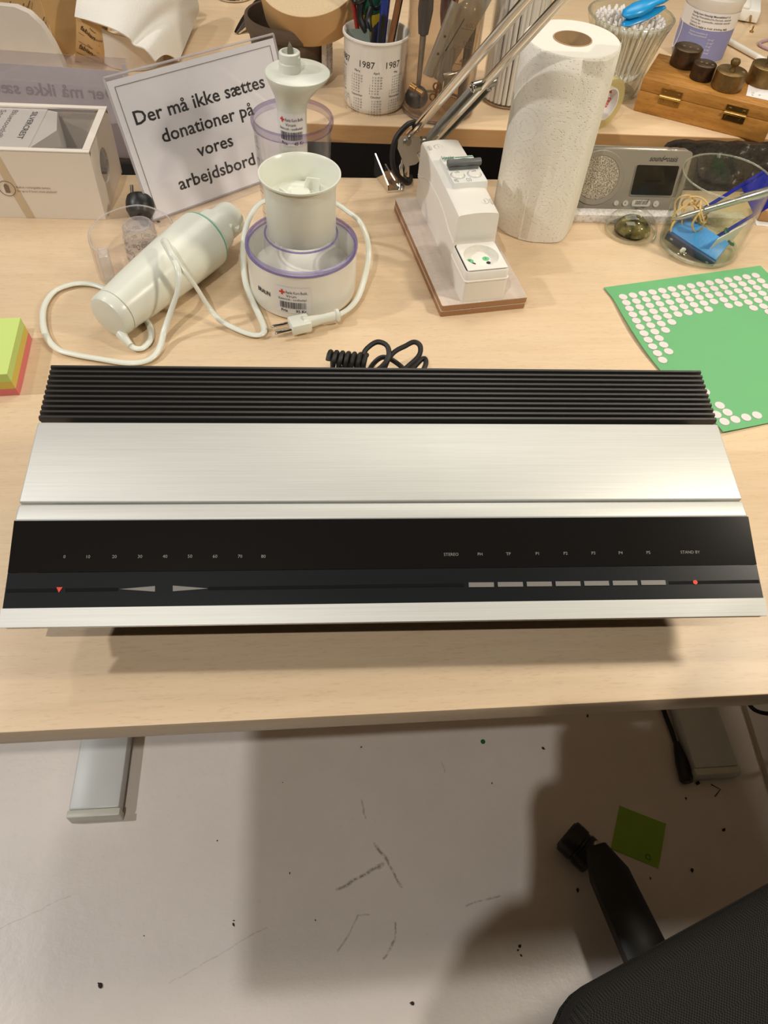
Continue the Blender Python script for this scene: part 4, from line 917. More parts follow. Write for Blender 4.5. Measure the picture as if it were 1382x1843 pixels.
# ================================================================== the glass jar and what is in it
GX, GY = 0.3912, 0.9315
m_glass = CLEAR('jar_glass', (240, 246, 238), 0.97, ior=1.36, rough=0.01)
m_glass2 = CLEAR('glass_edge', (226, 226, 206), 0.86, ior=1.6, rough=0.02, haze=0.18)
jr = thing('glass_jar', 'clear round glass jar holding pens, rubber bands and blue odds and ends', 'jar', (GX, GY, 0))
b = MB(); b.lathe([(0, 0.0005), (0.046, 0.0005), (0.0515, 0.003), (0.0528, 0.009), (0.0538, 0.05), (0.0560, 0.1005), (0.0545, 0.1008), (0.0520, 0.05), (0.0505, 0.010), (0.047, 0.0072), (0, 0.0068)], 64); b.build('jar_wall', m_glass, jr)
b = MB(); b.torus((0, 0, 0.1010), 0.0553, 0.0011, 64, 8); b.build('rim', m_glass2, jr)
b = MB(); b.torus((0, 0, 0.0060), 0.0495, 0.0022, 64, 8); b.build('base_ring', m_glass2, jr)
m_band = P('tan_rubber', (214, 176, 112), 0.5, var=0.08)
BANDS = [((-0.016, -0.004, 0.048), 0.015, (0.4, 1.2, 0.5)), ((-0.030, 0.014, 0.046), 0.015, (1.3, 0.9, 0.1)), ((-0.008, 0.012, 0.036), 0.014, (1.0, 1.0, 1.0)), ((-0.022, 0.008, 0.036), 0.018, (1.2, 0.2, 0.2)), ((-0.012, 0.000, 0.040), 0.016, (1.4, 0.5, 0.9)), ((-0.028, -0.002, 0.032), 0.014, (0.9, -0.4, 0.3)), ((-0.014, 0.012, 0.044), 0.017, (0.7, 0.3, 1.4)), ((-0.020, 0.010, 0.052), 0.013, (1.5, 0.1, -0.4)), ((-0.026, 0.010, 0.044), 0.012, (1.1, -0.7, 1.0))]
BL = ['tan rubber band leaning on the silver pen in the jar', 'tan rubber band at the back left wall of the jar', 'tan rubber band lying at the right of the tangle in the jar', 'tan rubber band at the left of the jar, lying lowest on the blue block', 'tan rubber band in the middle of the tangle in the jar', 'small tan rubber band against the left jar wall', 'tan rubber band turned sideways under the silver pen', 'topmost tan rubber band of the tangle in the jar', 'smallest tan rubber band of the tangle, at the back of the jar']
for (c, r, rt), lb in zip(BANDS, BL):
    b = MB(); E = Euler(rt).to_matrix().to_4x4(); b.tube([(E @ Vector((r * math.cos(a) * 1.4, r * 0.95 * math.sin(a), 0.002 * math.sin(3 * a)))) for a in [2 * PI * k / 14 for k in range(14)]], 0.0014, 6, closed=True, flat=0.7, sub=3)
    tag(b.build('rubber_band', m_band, loc=(GX + c[0], GY + c[1], DZ + c[2])), lb, 'rubber band', 'rubber bands in the glass jar')
# blue block with two holes
bbk = thing('blue_plastic_block', 'light blue plastic block with screw holes lying in the jar', 'plastic block', (GX - 0.010, GY - 0.014, 0.0185), rot=(math.radians(30), math.radians(12), math.radians(-32)))
b = MB(); b.box((0, 0.003, 0), (0.072, 0.030, 0.015), bev=0.002); b.build('blue_body', P('sky_blue_plastic', (66, 146, 214), 0.4, var=0.1, vscale=90), bbk)
b = MB(); b.box((0, -0.0135, -0.003), (0.074, 0.004, 0.018), bev=0.0012); b.build('navy_edge', P('navy_plastic', (44, 66, 110), 0.45), bbk)
for x in (-0.028, 0.028):
    b = MB(); b.cyl((x, -0.0159, -0.002), (x, -0.0152, -0.002), 0.0022, 0.0022, 14); b.build('screw_hole', P('pale_hole', (196, 190, 176), 0.5), bbk)
# blue frame (card holder)
bf = thing('blue_card_frame', 'dark blue plastic card holder leaning in the jar and rising over its rim', 'card holder', (GX - 0.006, GY + 0.012, 0.016), rot=(math.radians(58), math.radians(-37), math.radians(14)))
m_navy = P('royal_blue_plastic', (34, 40, 150), 0.35, var=0.08)
b = MB(); b.box((0.050, -0.021, 0), (0.104, 0.0045, 0.002)); b.box((0.050, 0.021, 0), (0.104, 0.0045, 0.002)); b.box((0.001, 0, 0), (0.005, 0.040, 0.002)); b.box((0.0865, 0, 0), (0.032, 0.040, 0.002)); b.build('frame', m_navy, bf)
b = MB(); b.box((0.036, 0, -0.0002), (0.068, 0.039, 0.0008)); b.build('clear_window', CLEAR('yellowed_film', (238, 224, 186), 0.92, haze=0.12), bf)
pn = thing('silver_pen', 'silver ballpoint pen leaning out of the glass jar to the right', 'pen', (0, 0, 0))
a, c = Vector((GX - 0.046, GY + 0.002, 0.036)), Vector((GX + 0.062, GY - 0.030, 0.110))
b = MB(); b.axis_lathe(a, c, [(0, 0), (0.0012, 0), (0.0034, 0.07), (0.0040, 0.12), (0.0042, 0.62), (0.0046, 0.63), (0.0046, 0.95), (0.003, 1.0), (0, 1.0)], 18); b.build('barrel', m_sil2, pn)
b = MB(); b.tube([a + (c - a) * 0.93 + Vector((0, 0, 0.006)), a + (c - a) * 0.6 + Vector((-0.001, 0.001, 0.0062))], 0.0011, 6, sub=1); b.build('clip', m_steel, pn)
wc = MB(); wc.box((0, 0.004, 0.004), (0.0008, 0.048, 0.036)); tag(wc.build('white_card', P('pale_card', (222, 224, 214), 0.6), loc=(GX + 0.020, GY - 0.0205, DZ + 0.0235), rot=(math.radians(14), math.radians(20), math.radians(-52))), 'narrow white card standing on edge in the glass jar', 'card')
gr = MB(); gr.tube([(0.011 * math.cos(t), 0.011 * math.sin(t), 0.0015 * t) for t in [k * 0.45 for k in range(12)]], 0.0024, 8, flat=0.6, sub=3); tag(gr.build('green_ring', P('dark_green_rubber', (40, 92, 66), 0.4), loc=(GX + 0.033, GY + 0.002, DZ + 0.0165), rot=(0.7, 0.5, 0.6)), 'dark green open ring lying at the right in the glass jar', 'ring')
ch2 = thing('white_bead_chain', 'small white and silver beaded charm by the jar wall', 'charm', (GX - 0.030, GY - 0.032, 0.0085))
b = MB(); b.box((0, 0, 0.006), (0.006, 0.004, 0.006), rot=(0.2, 0.3, 0.4), bev=0.001); b.build('bead', m_white, ch2)
for k, (dx, dy, dz, r) in enumerate(((0.002, -0.003, 0.0035, 0.0016), (0.004, -0.003, 0.001, 0.0014), (-0.003, -0.0015, 0.002, 0.0024), (0.003, -0.0045, 0.0035, 0.0022))):
    b = MB(); (b.torus((dx, dy, dz), r, 0.0005, 16, 5) if k > 1 else b.sphere((dx, dy, dz), r, 10)); b.build('link', m_chrome, ch2)

# ================================================================== glass dome
dm = thing('glass_dome', 'small clear glass dome paperweight left of the glass jar', 'paperweight', (0.3035, 0.957, 0))
b = MB(); R_ = 0.0355
b.lathe([(0, 0.0005), (0.034, 0.0005), (R_, 0.003)] + [(R_ * math.cos(a) * 0.985, 0.004 + 0.0275 * math.sin(a)) for a in [k * PI / 24 for k in range(0, 12)]] + [(0, 0.0315)], 56)
def solidglass(name, rgb, ior=1.5):
    m, t, bs = newmat(name); bs.inputs['Base Color'].default_value = (*lin(rgb), 1); bs.inputs['Transmission Weight'].default_value = 1.0; bs.inputs['Roughness'].default_value = 0.02; bs.inputs['IOR'].default_value = ior; return m
b.build('dome', CLEAR('dome_glass', (244, 244, 232), 0.96, ior=1.45, rough=0.01), dm)
b = MB(); b.torus((0, 0, 0.0030), 0.0335, 0.0016, 56, 6); b.build('base_edge', m_glass2, dm)
def iris():
    m, t, bs = newmat('olive_core'); v = t.coords(); n = t.noise(v, 70, 3); t.link(t.ramp(n, [(0.35, lin((58, 56, 34))), (0.6, lin((128, 118, 74))), (0.7, lin((186, 178, 140)))]), bs.inputs['Base Color']); bs.inputs['Roughness'].default_value = 0.05; return m
b = MB(); b.lathe([(0, 0.001), (0.020, 0.002), (0.0245, 0.006), (0.0225, 0.013), (0.015, 0.019), (0, 0.0215)], 40, c=(0.001, -0.002, 0)); b.build('olive_core', iris(), dm)

# ================================================================== green sticker sheet
SYW = math.radians(21.5)
ss = thing('sticker_sheet', 'green sheet of round white stickers half under the receiver', 'sticker sheet', (0.2735, 0.8022, 0.0012), SYW)
def bow(v): return -0.95 * 0.01403 * math.sin(PI * max(0, min(1, v / 19.0))) if v < 12 else -0.95 * 0.01403 * math.sin(PI * max(0, min(1, v / 19.0)))
SPX, SPV = 0.01403, 0.0118
m_sheet = P('green_sheet_paper', (106, 176, 118), 0.6, var=0.03)
b = MB()
def shf(u, v):
    vv = -0.0243 + 0.2615 * v; k = bow(vv / SPV) * (1 - u)
    return (-0.0138 + k + 0.2305 * u + 0.004 * v * (1 - u), -vv + 0.006 * u * (1 - v) * -1, 0.0006 + 0.004 * (1 - u) ** 6 * (math.sin(v * PI * 1.5) ** 2) * 0.4)
b.sheet(shf, 12, 24, 0.0006); b.build('green_backing', m_sheet, ss)
m_dot = P('white_dot_paper', (222, 212, 208), 0.6, var=0.02)
b = MB(); b.lathe([(0.0, 0.0004), (0.0054, 0.0004), (0.0056, 0.0)], 20); dot0 = b.build('dot_sticker', m_dot, ss)
grid = [(r, c) for r in range(4) for c in range(15)] + [(4, c) for c in range(15) if c != 8] + [(5, c) for c in (0, 1, 2, 3, 11, 12, 13, 14)] + [(6, c) for c in (0, 1, 2, 12, 13, 14)] + [(7, 0), (7, 1), (8, 0), (8, 1), (9, 0), (9, 1), (10, 0), (15, 1), (16, 0), (17, 1), (18, 0), (18, 1), (19, 0), (19, 1), (19, 2), (19, 3)]
first = True
for r, c in grid:
    o = dot0 if first else dot0.copy()
    if not first: COL.objects.link(o); o.parent = ss
    first = False
    dx_ = c * SPX + bow(r) * (1 - c / 14); uu = max(0, (dx_ - 0.0065 + 0.0138 - bow(r)) / 0.2305); vv_ = (r * SPV + 0.0243) / 0.2615
    o.location = (dx_, -r * SPV, 0.0015 + 0.0016 * max(0, 1 - uu) ** 6 * math.sin(vv_ * PI * 1.5) ** 2)
# ================================================================== things on the rear table: calendar mug
MX, MY, MR = -0.0683, 1.1625, 0.0452
mug = thing('calendar_mug', 'white pen mug printed with 1987 calendars', 'mug', (MX, MY, RT))
b = MB(); b.lathe([(0, 0.0005), (0.040, 0.0005), (0.0435, 0.004), (0.0448, 0.010), (MR, 0.088), (0.0462, 0.0925), (0.0475, 0.0945), (0.0470, 0.0968), (0.0448, 0.0970), (0.0430, 0.094), (0.0418, 0.012), (0, 0.010)], 64); body = b.build('mug_body', P('glazed_white', (232, 226, 216), 0.18, var=0.015, coat=0.3), mug)
face = math.atan2(-MY, -MX)          # towards the camera
def mw(deg, z): return wrap(0, 0, 0.0449, face + math.radians(deg), z, 0.0005)
b = MB()
for d in (-66, -14.5, 34, 84): b.text('1987', mw(d, 0.0645), 0.0122, 'C')
b.build('year_print', m_ink, mug)
def month(b, name, first, days, deg, ztop):
    w0 = mw(deg, 0); cw, rh = 0.0042, 0.0036
    b.text(name, lambda x, y: w0(x, ztop + y), 0.0042, 'C')
    for d in range(1, days + 1):
        k = first + d - 1; col, row = k // 7, k % 7
        b.text(str(d), lambda x, y: w0((col - 2) * cw + x, ztop - 0.0052 - row * rh + y), 0.0029, 'R')
b = MB()
for deg, m1, m2 in ((-70, ('Februar', 0, 28), ('August', 6, 31)), (-33, ('Marts', 0, 31), ('September', 2, 30)), (3, ('April', 3, 30), ('Oktober', 4, 31)), (40, ('Maj', 5, 31), ('November', 0, 30))):
    month(b, *m1, deg, 0.0575); month(b, *m2, deg, 0.0258)
b.build('calendar_print', m_ink, mug)
def stick_thing(name, label, cat, p0, p1, parts, group=None):
    """parts: (part name, profile (r, t), material, sx)"""
    t = thing(name, label, cat, (p0[0], p0[1], p0[2]), group=group); o = Vector(p0); d = Vector(p1) - o
    for nm, prof, mat, sx in parts:
        m = MB(); m.axis_lathe((0, 0, 0), d, prof, 18, sx=sx); m.build(nm, mat, t)
    return t
zb_ = RT + 0.0112
def pen(label, x0, y0, x1, y1, L, r, mat, tip=m_steel, name='pen'):
    return stick_thing(name, label, 'pen', (MX + x0, MY + y0, zb_), (MX + x1, MY + y1, zb_ + L), [('barrel', [(0, 0.04), (r * 0.8, 0.05), (r, 0.12), (r, 0.96), (r * 0.8, 1.0), (0, 1.0)], mat, 1.0), ('tip', [(0, 0), (r * 0.25, 0), (r * 0.75, 0.05), (0, 0.06)], tip, 1.0)], 'pens in the calendar mug')
gk = stick_thing('utility_tool', 'green and yellow handled tool standing in the calendar mug', 'tool', (MX + 0.008, MY + 0.012, zb_), (MX - 0.022, MY + 0.022, zb_ + 0.185),
    [('yellow_neck', [(0, 0.02), (0.006, 0.03), (0.0085, 0.4), (0.0135, 0.50), (0.0140, 0.545), (0, 0.545)], P('yellow_plastic', (226, 190, 44), 0.4), 1.0),
     ('green_grip', [(0, 0.545), (0.0138, 0.546), (0.0150, 0.62), (0.0142, 0.9), (0.010, 1.0), (0, 1.0)], P('dark_green_grip', (26, 92, 66), 0.55, bump=0.6, bscale=700), 1.0)])
pen('thick blue pen standing in the calendar mug', 0.002, -0.008, 0.014, -0.002, 0.165, 0.0062, P('deep_blue', (36, 54, 128), 0.25, coat=0.4), m_dark)
pen('copper coloured pen leaning right in the calendar mug', 0.008, -0.022, 0.032, 0.000, 0.150, 0.0038, P('copper', (188, 132, 92), 0.3, metal=0.7))
pen('black pen behind the copper pen in the calendar mug', 0.010, -0.010, 0.034, 0.010, 0.150, 0.0042, m_dark)
pen('slim black pen at the front of the calendar mug', 0.000, -0.026, 0.010, -0.022, 0.112, 0.0040, m_dark)
pen('thin red pencil at the left of the calendar mug', -0.010, -0.004, -0.036, 0.006, 0.128, 0.0030, P('dark_red', (150, 40, 36), 0.4))
sc = thing('scissors', 'black handled scissors standing in the calendar mug', 'scissors', (MX - 0.010, MY - 0.006, zb_))
b = MB(); b.prism([(-0.002, 0), (0.005, 0.02), (0.006, 0.085), (0.001, 0.098), (-0.006, 0.085), (-0.005, 0.02)], -0.0012, 0.0012, Euler((math.radians(84), math.radians(8), 0.3)).to_matrix().to_4x4()); b.build('blades', m_steel, sc)
b = MB(); E = Matrix.Translation((-0.004, 0.012, 0.125)) @ Euler((math.radians(78), 0.25, 0.3)).to_matrix().to_4x4()
for s, rx in ((-1, 0.013), (1, 0.011)):
    b.tube([E @ Vector((s * 0.013 + rx * math.cos(a), 0.008 + 0.020 * math.sin(a), 0)) for a in [2 * PI * k / 14 for k in range(14)]], 0.0034, 8, closed=True, flat=0.9, sub=3)
b.tube([E @ Vector((0.008, -0.012, 0)), E @ Vector((0.006, -0.026, 0)), Vector((0.0, 0.0, 0.085))], 0.0045, 8); b.tube([E @ Vector((-0.008, -0.012, 0)), E @ Vector((-0.005, -0.028, 0)), Vector((-0.004, 0.0, 0.085))], 0.0045, 8)
b.build('handles', m_dark, sc)
b = MB(); b.prism(rrect(0.040, 0.085, 0.004, 3), -0.0007, 0.0007, Euler((math.radians(80), math.radians(-14), math.radians(-28))).to_matrix().to_4x4())
tag(b.build('plastic_ruler', P('grey_green_plastic', (112, 122, 112), 0.35), loc=(MX - 0.021, MY - 0.012, DZ + RT + 0.056)), 'grey green plastic card at the front left of the calendar mug', 'card')

# ---------------------------------------------------------- brown pot with tape roll and chrome tongs
PX, PY = -0.2000, 1.2330
pot = thing('stoneware_pot', 'dark brown pot under the kraft paper tape roll', 'pot', (PX, PY, RT))
b = MB(); b.lathe([(0, 0.0005), (0.050, 0.0005), (0.053, 0.003), (0.0605, 0.054), (0.0618, 0.062), (0.0645, 0.064), (0.0660, 0.067), (0.0668, 0.080), (0.0658, 0.083), (0.0615, 0.083), (0.0605, 0.078), (0.052, 0.010), (0, 0.008)], 56); b.build('pot_body', m_pot, pot)
b = MB(); w = wrap(0, 0, 0.0625, math.atan2(-1.2, 1.0) + 0.42, 0.012, 0.0032); b.sheet(lambda u, v: w(-0.014 + 0.028 * u, 0.050 * v), 8, 2); sl = b.build('paper_label', m_paper, pot)
b = MB(); w = wrap(0, 0, 0.0625, math.atan2(-1.2, 1.0) + 0.42, 0.012, 0.0038)
for k, (s, ln) in enumerate((('Les instructions', 0.046), ('TAKK FOLD DEN STØTTE', 0.047), ('Tous renseignements', 0.040))):
    b.text(s, lambda x, y, k=k: w(0.009 - k * 0.0065 + y, 0.050 - x), width=ln)
b.build('lettering', m_ink2, sl)
tr = thing('paper_tape_roll', 'large brown kraft paper tape roll resting on the brown pot', 'tape roll', (-0.166, 1.240, RT + 0.094), rot=(math.radians(25), math.radians(-4), 0))
m_kraft = P('kraft_tape', (204, 164, 112), 0.6, var=0.05)
def rolltop():
    m, t, bs = newmat('tape_roll_side'); v = t.coords(); n = t.noise(v, 500, 2, 0.7); t.link(t.mix(n, lin((196, 170, 132)), lin((222, 198, 160))), bs.inputs['Base Color']); bs.inputs['Roughness'].default_value = 0.7; return m
b = MB(); b.lathe([(0.042, 0.0), (0.0720, 0.0), (0.0725, 0.001), (0.0725, 0.049), (0.0720, 0.0495)], 72); b.build('tape_outside', m_kraft, tr)
b = MB(); b.lathe([(0.0720, 0.0495), (0.0430, 0.0497)], 72); b.build('tape_side', rolltop(), tr)
b = MB(); b.lathe([(0.0430, 0.0503), (0.0395, 0.0503), (0.0395, 0.0), (0.0430, 0.0)], 56); b.build('core', P('pale_core', (214, 196, 164), 0.7), tr)
tg = thing('chrome_tongs', 'chrome tongs standing behind the brown pot at its left', 'tongs', (-0.311, 1.366, RT), 0.0)
b = MB(); b.sheet(lambda u, v: (0.075 * u + (0.013 * (v - 0.5) * 2) * math.sin(PI * min(1, 0.12 + 0.95 * u)), 0.004 - 0.005 * math.cos((v - 0.5) * PI) + 0.07 * u, 0.0015 + 0.070 * u), 14, 6, 0.0012); b.build('tong_arm', m_chrome, tg)
b = MB(); b.sheet(lambda u, v: (0.014 + 0.066 * u + (0.010 * (v - 0.5) * 2) * math.sin(PI * min(1, 0.12 + 0.95 * u)), 0.016 + 0.064 * u, 0.0015 + 0.070 * u), 12, 5, 0.0012); b.build('tong_arm', m_chrome, tg)
rg = MB(); rg.torus((0, 0, 0), 0.030, 0.0036, 40, 8); rg.torus((0, 0, 0.001), 0.0255, 0.0024, 40, 8); tag(rg.build('chrome_ring', m_chrome, loc=(-0.348, 1.530, DZ + RT + 0.0038)), 'chrome ring lying on the rear table at the top edge behind the brown pot', 'ring')


# ---------------------------------------------------------- smoked tool holder
KX, KY = 0.0258, 1.158
m_smoke = CLEAR('smoked_plastic', (226, 212, 196), 0.86, ior=1.4, haze=0.03)
th = thing('smoked_holder', 'round smoked clear plastic holder full of tools right of the mug', 'holder', (KX, KY, RT))
b = MB(); b.lathe([(0, 0.0005), (0.048, 0.0005), (0.0525, 0.003), (0.0530, 0.010), (0.0512, 0.012), (0.0520, 0.165), (0.0505, 0.165), (0.0496, 0.008), (0, 0.006)], 64); b.build('holder_wall', m_smoke, th)
b = MB(); b.torus((0, 0, 0.004), 0.0512, 0.0018, 56, 6); b.build('base_ring', P('smoked_edge', (120, 96, 80), 0.25), th)
zk = RT + 0.0085
def K(x, y, z): return (KX + x, KY + y, zk + z)
m_bkh = P('black_handle', (26, 24, 24), 0.4)
def tool(name, label, cat, p0, p1, parts): return stick_thing(name, label, cat, K(*p0), K(*p1), parts, 'tools in the smoked holder')
tool('file', 'black handled file at the left of the smoked holder', 'file', (-0.030, -0.012, 0), (-0.028, 0.004, 0.20), [('blade', [(0, 0), (0.003, 0.01), (0.0045, 0.45), (0, 0.46)], m_steel, 1.0), ('handle', [(0, 0.45), (0.007, 0.46), (0.0105, 0.60), (0.0085, 0.8), (0.010, 0.95), (0.006, 1), (0, 1)], m_bkh, 1.0)])
def plate(name, label, cat, o, rot, poly, th_, mat, extra=None):
    t = thing(name, label, cat, K(*o), rot=rot, group='tools in the smoked holder')
    m = MB(); m.prism(poly, -th_ / 2, th_ / 2, X3); m.build('plate', mat, t)
    if extra: extra(t)
    return t
m_galv = P('grey_metal_plate', (176, 172, 158), 0.38, metal=0.6, var=0.06)
def hole(t):
    for x, z in ((0.0, 0.045), (0.0, 0.075)):
        m = MB(); m.cyl((x, -0.0065, z), (x, -0.0040, z), 0.0018, 0.0018, 12); m.build('hole', m_dark, t)
ch1 = thing('metal_channel', 'short grey metal channel with two holes leaning in the smoked holder', 'channel', K(-0.018, -0.036, 0.052), rot=(math.radians(-8), math.radians(20), math.radians(8)), group='tools in the smoked holder')
b = MB(); b.sheet(lambda u, v: (0.0075 * math.cos(PI + PI * u), -0.006 * math.sin(PI * u) , 0.092 * v), 10, 1, 0.0012); b.build('channel', m_galv, ch1)
for z in (0.03, 0.052):
    b = MB(); b.cyl((0.0008, -0.0064, z), (0.0008, -0.0058, z), 0.0017, 0.0017, 12); b.build('hole', m_dark, ch1)
plate('pruner_blade', 'wide grey metal blade with a slot in the middle of the smoked holder', 'blade', (-0.006, -0.022, 0.045), (math.radians(-6), math.radians(24), math.radians(4)), [(-0.012, 0.0), (0.012, -0.004), (0.016, 0.05), (0.020, 0.10), (0.022, 0.17), (-0.010, 0.17), (-0.014, 0.125), (-0.013, 0.095), (-0.0165, 0.090)], 0.0022, m_galv,
      lambda t: [setattr(x, 'name', x.name) for x in (lambda m: (m.prism([(-0.0055, 0.035), (-0.0040, 0.034), (-0.0005, 0.078), (-0.0015, 0.080)], -0.0016, -0.0011, X3), [m.build('slot', m_dark, t)])[1])(MB())])
mb = thing('measuring_tube', 'clear graduated tube standing at the right in the smoked holder', 'tube', K(0.022, -0.010, 0), rot=(0, math.radians(4), 0), group='tools in the smoked holder')
b = MB(); b.lathe([(0, 0.0005), (0.016, 0.0005), (0.0165, 0.003), (0.0175, 0.120), (0.016, 0.131), (0.010, 0.138), (0, 0.139)], 40); b.build('tube_wall', CLEAR('scratched_clear', (226, 206, 180), 0.9, ior=1.4, haze=0.06), mb)
b = MB()
for k, s in enumerate(('600', '500', '400', '300')):
    w = wrap(0, 0, 0.0172, math.radians(-100), 0.112 - 0.022 * k); b.text(s, w, 0.0085); b.poly([w(-0.006, -0.003), w(0.012, -0.003), w(0.012, -0.0022), w(-0.006, -0.0022)])
b.build('scale_print', P('brown_scale', (110, 86, 66), 0.7), mb)
tool('screwdriver', 'dark red handled screwdriver at the back of the smoked holder', 'screwdriver', (0.004, 0.022, 0), (0.000, 0.026, 0.185), [('shaft', [(0, 0), (0.0025, 0.01), (0.0025, 0.5), (0, 0.5)], m_steel, 1.0), ('handle', [(0, 0.5), (0.008, 0.51), (0.0105, 0.6), (0.0105, 0.95), (0.006, 1), (0, 1)], P('dark_red_handle', (94, 40, 36), 0.4), 1.0)])
tool('black_marker', 'thick black marker at the right wall of the smoked holder', 'marker', (0.033, -0.008, 0), (0.038, 0.010, 0.15), [('body', [(0, 0), (0.0055, 0.01), (0.0065, 0.6), (0.0065, 0.98), (0, 1)], m_bkh, 1.0)])
tool('wooden_stick', 'thin copper brown stick leaning behind the metal blade in the smoked holder', 'stick', (-0.004, 0.004, 0), (0.022, 0.022, 0.20), [('stick', [(0, 0), (0.0022, 0.0), (0.0022, 1), (0, 1)], P('copper_brown', (176, 120, 76), 0.5), 1.0)])
for lb, p0, p1, r in (('steel tool bit standing in the smoked holder', (0.010, -0.030, 0.03), (0.013, -0.026, 0.085), 0.0048), ('steel tool bit lying across in the smoked holder', (0.004, -0.034, 0.052), (0.034, -0.026, 0.058), 0.0040), ('brass tube end lying low at the left in the smoked holder', (-0.040, -0.022, 0.030), (-0.022, -0.034, 0.026), 0.0056)):
    t = thing('tool_bit', lb, 'tool bit', K(*p0), group='small bits in the smoked holder'); m = MB(); d = Vector(p1) - Vector(p0); m.axis_lathe((0, 0, 0), d, [(0, 0), (r, 0), (r, 0.45), (r * 0.72, 0.5), (r * 0.72, 1), (0, 1)], 18); m.build('bit', m_brass if 'brass' in lb else m_steel, t)
for lb, c in (('upper small brass ring in the smoked holder', (-0.0045, -0.044, 0.042)), ('lower small brass ring in the smoked holder', (-0.008, -0.045, 0.028))):
    m = MB(); m.torus((0, 0, 0), 0.0042, 0.0012, 24, 6, M=Matrix.Rotation(math.radians(80), 4, 'X')); tag(m.build('brass_ring', m_brass, loc=(KX + c[0], KY + c[1], DZ + zk + c[2])), lb, 'ring', 'small bits in the smoked holder')
m = MB(); m.sphere((0, 0, 0), 0.017, 18, 0.9); tag(m.build('round_knob', m_bkh, loc=(KX - 0.031, KY - 0.020, DZ + zk + 0.0155)), 'round black knob at the bottom left of the smoked holder', 'knob')  # black knob, modelled as a slightly flattened sphere

# ---------------------------------------------------------- tall clear holder with white sticks
VX, VY = 0.132, 1.215
wh = thing('stick_holder', 'tall clear round holder full of white sticks behind the lamp arm', 'holder', (VX, VY, RT))
b = MB(); b.lathe([(0, 0.0005), (0.038, 0.0005), (0.0395, 0.003), (0.0400, 0.175), (0.0388, 0.175), (0.0382, 0.006), (0, 0.005)], 56); b.build('holder_wall', CLEAR('clear_holder', (240, 236, 230), 0.95, haze=0.03), wh)
b = MB(); b.torus((0, 0, 0.003), 0.0390, 0.0012, 48, 6); b.build('base_ring', P('brown_edge', (150, 116, 86), 0.4), wh)
m_stick = P('white_stick', (244, 242, 236), 0.4, var=0.02)
rnd = random.Random(11); st0 = None; n_ = 0
for ring_, cnt in ((0.0, 1), (0.010, 7), (0.019, 13), (0.027, 20), (0.0345, 32)):
    for k in range(cnt):
        a = 2 * PI * (k + rnd.uniform(-.2, .2)) / cnt; p = Vector((VX + ring_ * math.cos(a), VY + ring_ * math.sin(a), DZ + RT + 0.0055))
        if st0 is None:
            m = MB(); m.lathe([(0, 0), (0.0031, 0.0), (0.0031, 0.165), (0, 0.165)], 10); st0 = m.build('white_stick', m_stick)
            tag(st0, 'thin white stick standing upright in the tall clear holder', 'stick', 'white sticks in the tall clear holder'); o = st0
        else: o = st0.copy(); COL.objects.link(o)
        o.location = p; o.rotation_euler = (rnd.uniform(-.025, .025) * (1 - ring_ / 0.04), rnd.uniform(-.025, .025) * (1 - ring_ / 0.04), 0)

# ---------------------------------------------------------- fluted vase with cotton swabs
FX, FY = 0.2965, 1.2635
va = thing('fluted_vase', 'fluted clear glass vase full of cotton swabs', 'vase', (FX, FY, RT))
b = MB(); N = 96
def fl(r, z, amp): return [((r + amp * math.cos(k * PI / 2 * 1.0 * 1)) * math.cos(2 * PI * k / N), (r + amp * math.cos(k * PI / 2)) * math.sin(2 * PI * k / N), z) for k in range(N)]
rings = [fl(0.030, 0.0005, 0), fl(0.036, 0.004, 0.0), fl(0.038, 0.012, 0.0012), fl(0.0440, 0.05, 0.0015), fl(0.0565, 0.095, 0.0016), fl(0.0615, 0.104, 0.0), fl(0.0635, 0.111, 0.0), fl(0.0600, 0.112, 0.0), fl(0.055, 0.098, 0), fl(0.0415, 0.05, 0), fl(0.0345, 0.016, 0), fl(0.03, 0.012, 0)]
b.loft(rings, True, True); b.build('vase_wall', m_glass, va)
b = MB(); b.torus((0, 0, 0.110), 0.0618, 0.0016, 64, 6); b.build('rim', m_glass2, va)
b = MB(); b.torus((0, 0, 0.006), 0.034, 0.003, 48, 6); b.build('base_ring', m_glass2, va)
m_swab = P('cotton_white', (236, 232, 228), 0.9, bump=0.5, bscale=900); m_sstem = P('paper_stem', (226, 214, 196), 0.6)
sw0 = None; rnd = random.Random(5)
for ring_, cnt in ((0.006, 4), (0.014, 10), (0.022, 16), (0.029, 22), (0.034, 30)):
    for k in range(cnt):
        a = 2 * PI * (k + rnd.uniform(-.2, .2)) / cnt; q0 = Vector((ring_ * 0.92 * math.cos(a), ring_ * 0.92 * math.sin(a), 0.0285)); q1 = Vector((ring_ * 1.48 * math.cos(a), ring_ * 1.48 * math.sin(a), 0.1065 + rnd.uniform(-.002, .004)))
        if sw0 is None:
            sw0 = thing('cotton_swab', 'white cotton swab standing in the fluted glass vase', 'cotton swab', group='cotton swabs in the vase')
            m = MB(); m.cyl((0, 0, 0.004), (0, 0, 0.070), 0.0011, 0.0011, 8); m.build('stem', m_sstem, sw0)
            for z in (0.0, 0.0685):
                m = MB(); m.lathe([(0, 0), (0.0022, 0.0015), (0.0031, 0.005), (0.0026, 0.009), (0.0012, 0.012)] if z else [(0.0012, 0), (0.0026, 0.002), (0.0028, 0.006), (0.0014, 0.010), (0, 0.011)], 10, c=(0, 0, z)); m.build('cotton_tip', m_swab, sw0)
            o = sw0
        else: o = dup(sw0, (0, 0, 0))
        o.location = Vector((FX, FY, DZ + RT)) + q0; o.rotation_euler = (q1 - q0).to_track_quat('Z', 'Y').to_euler()
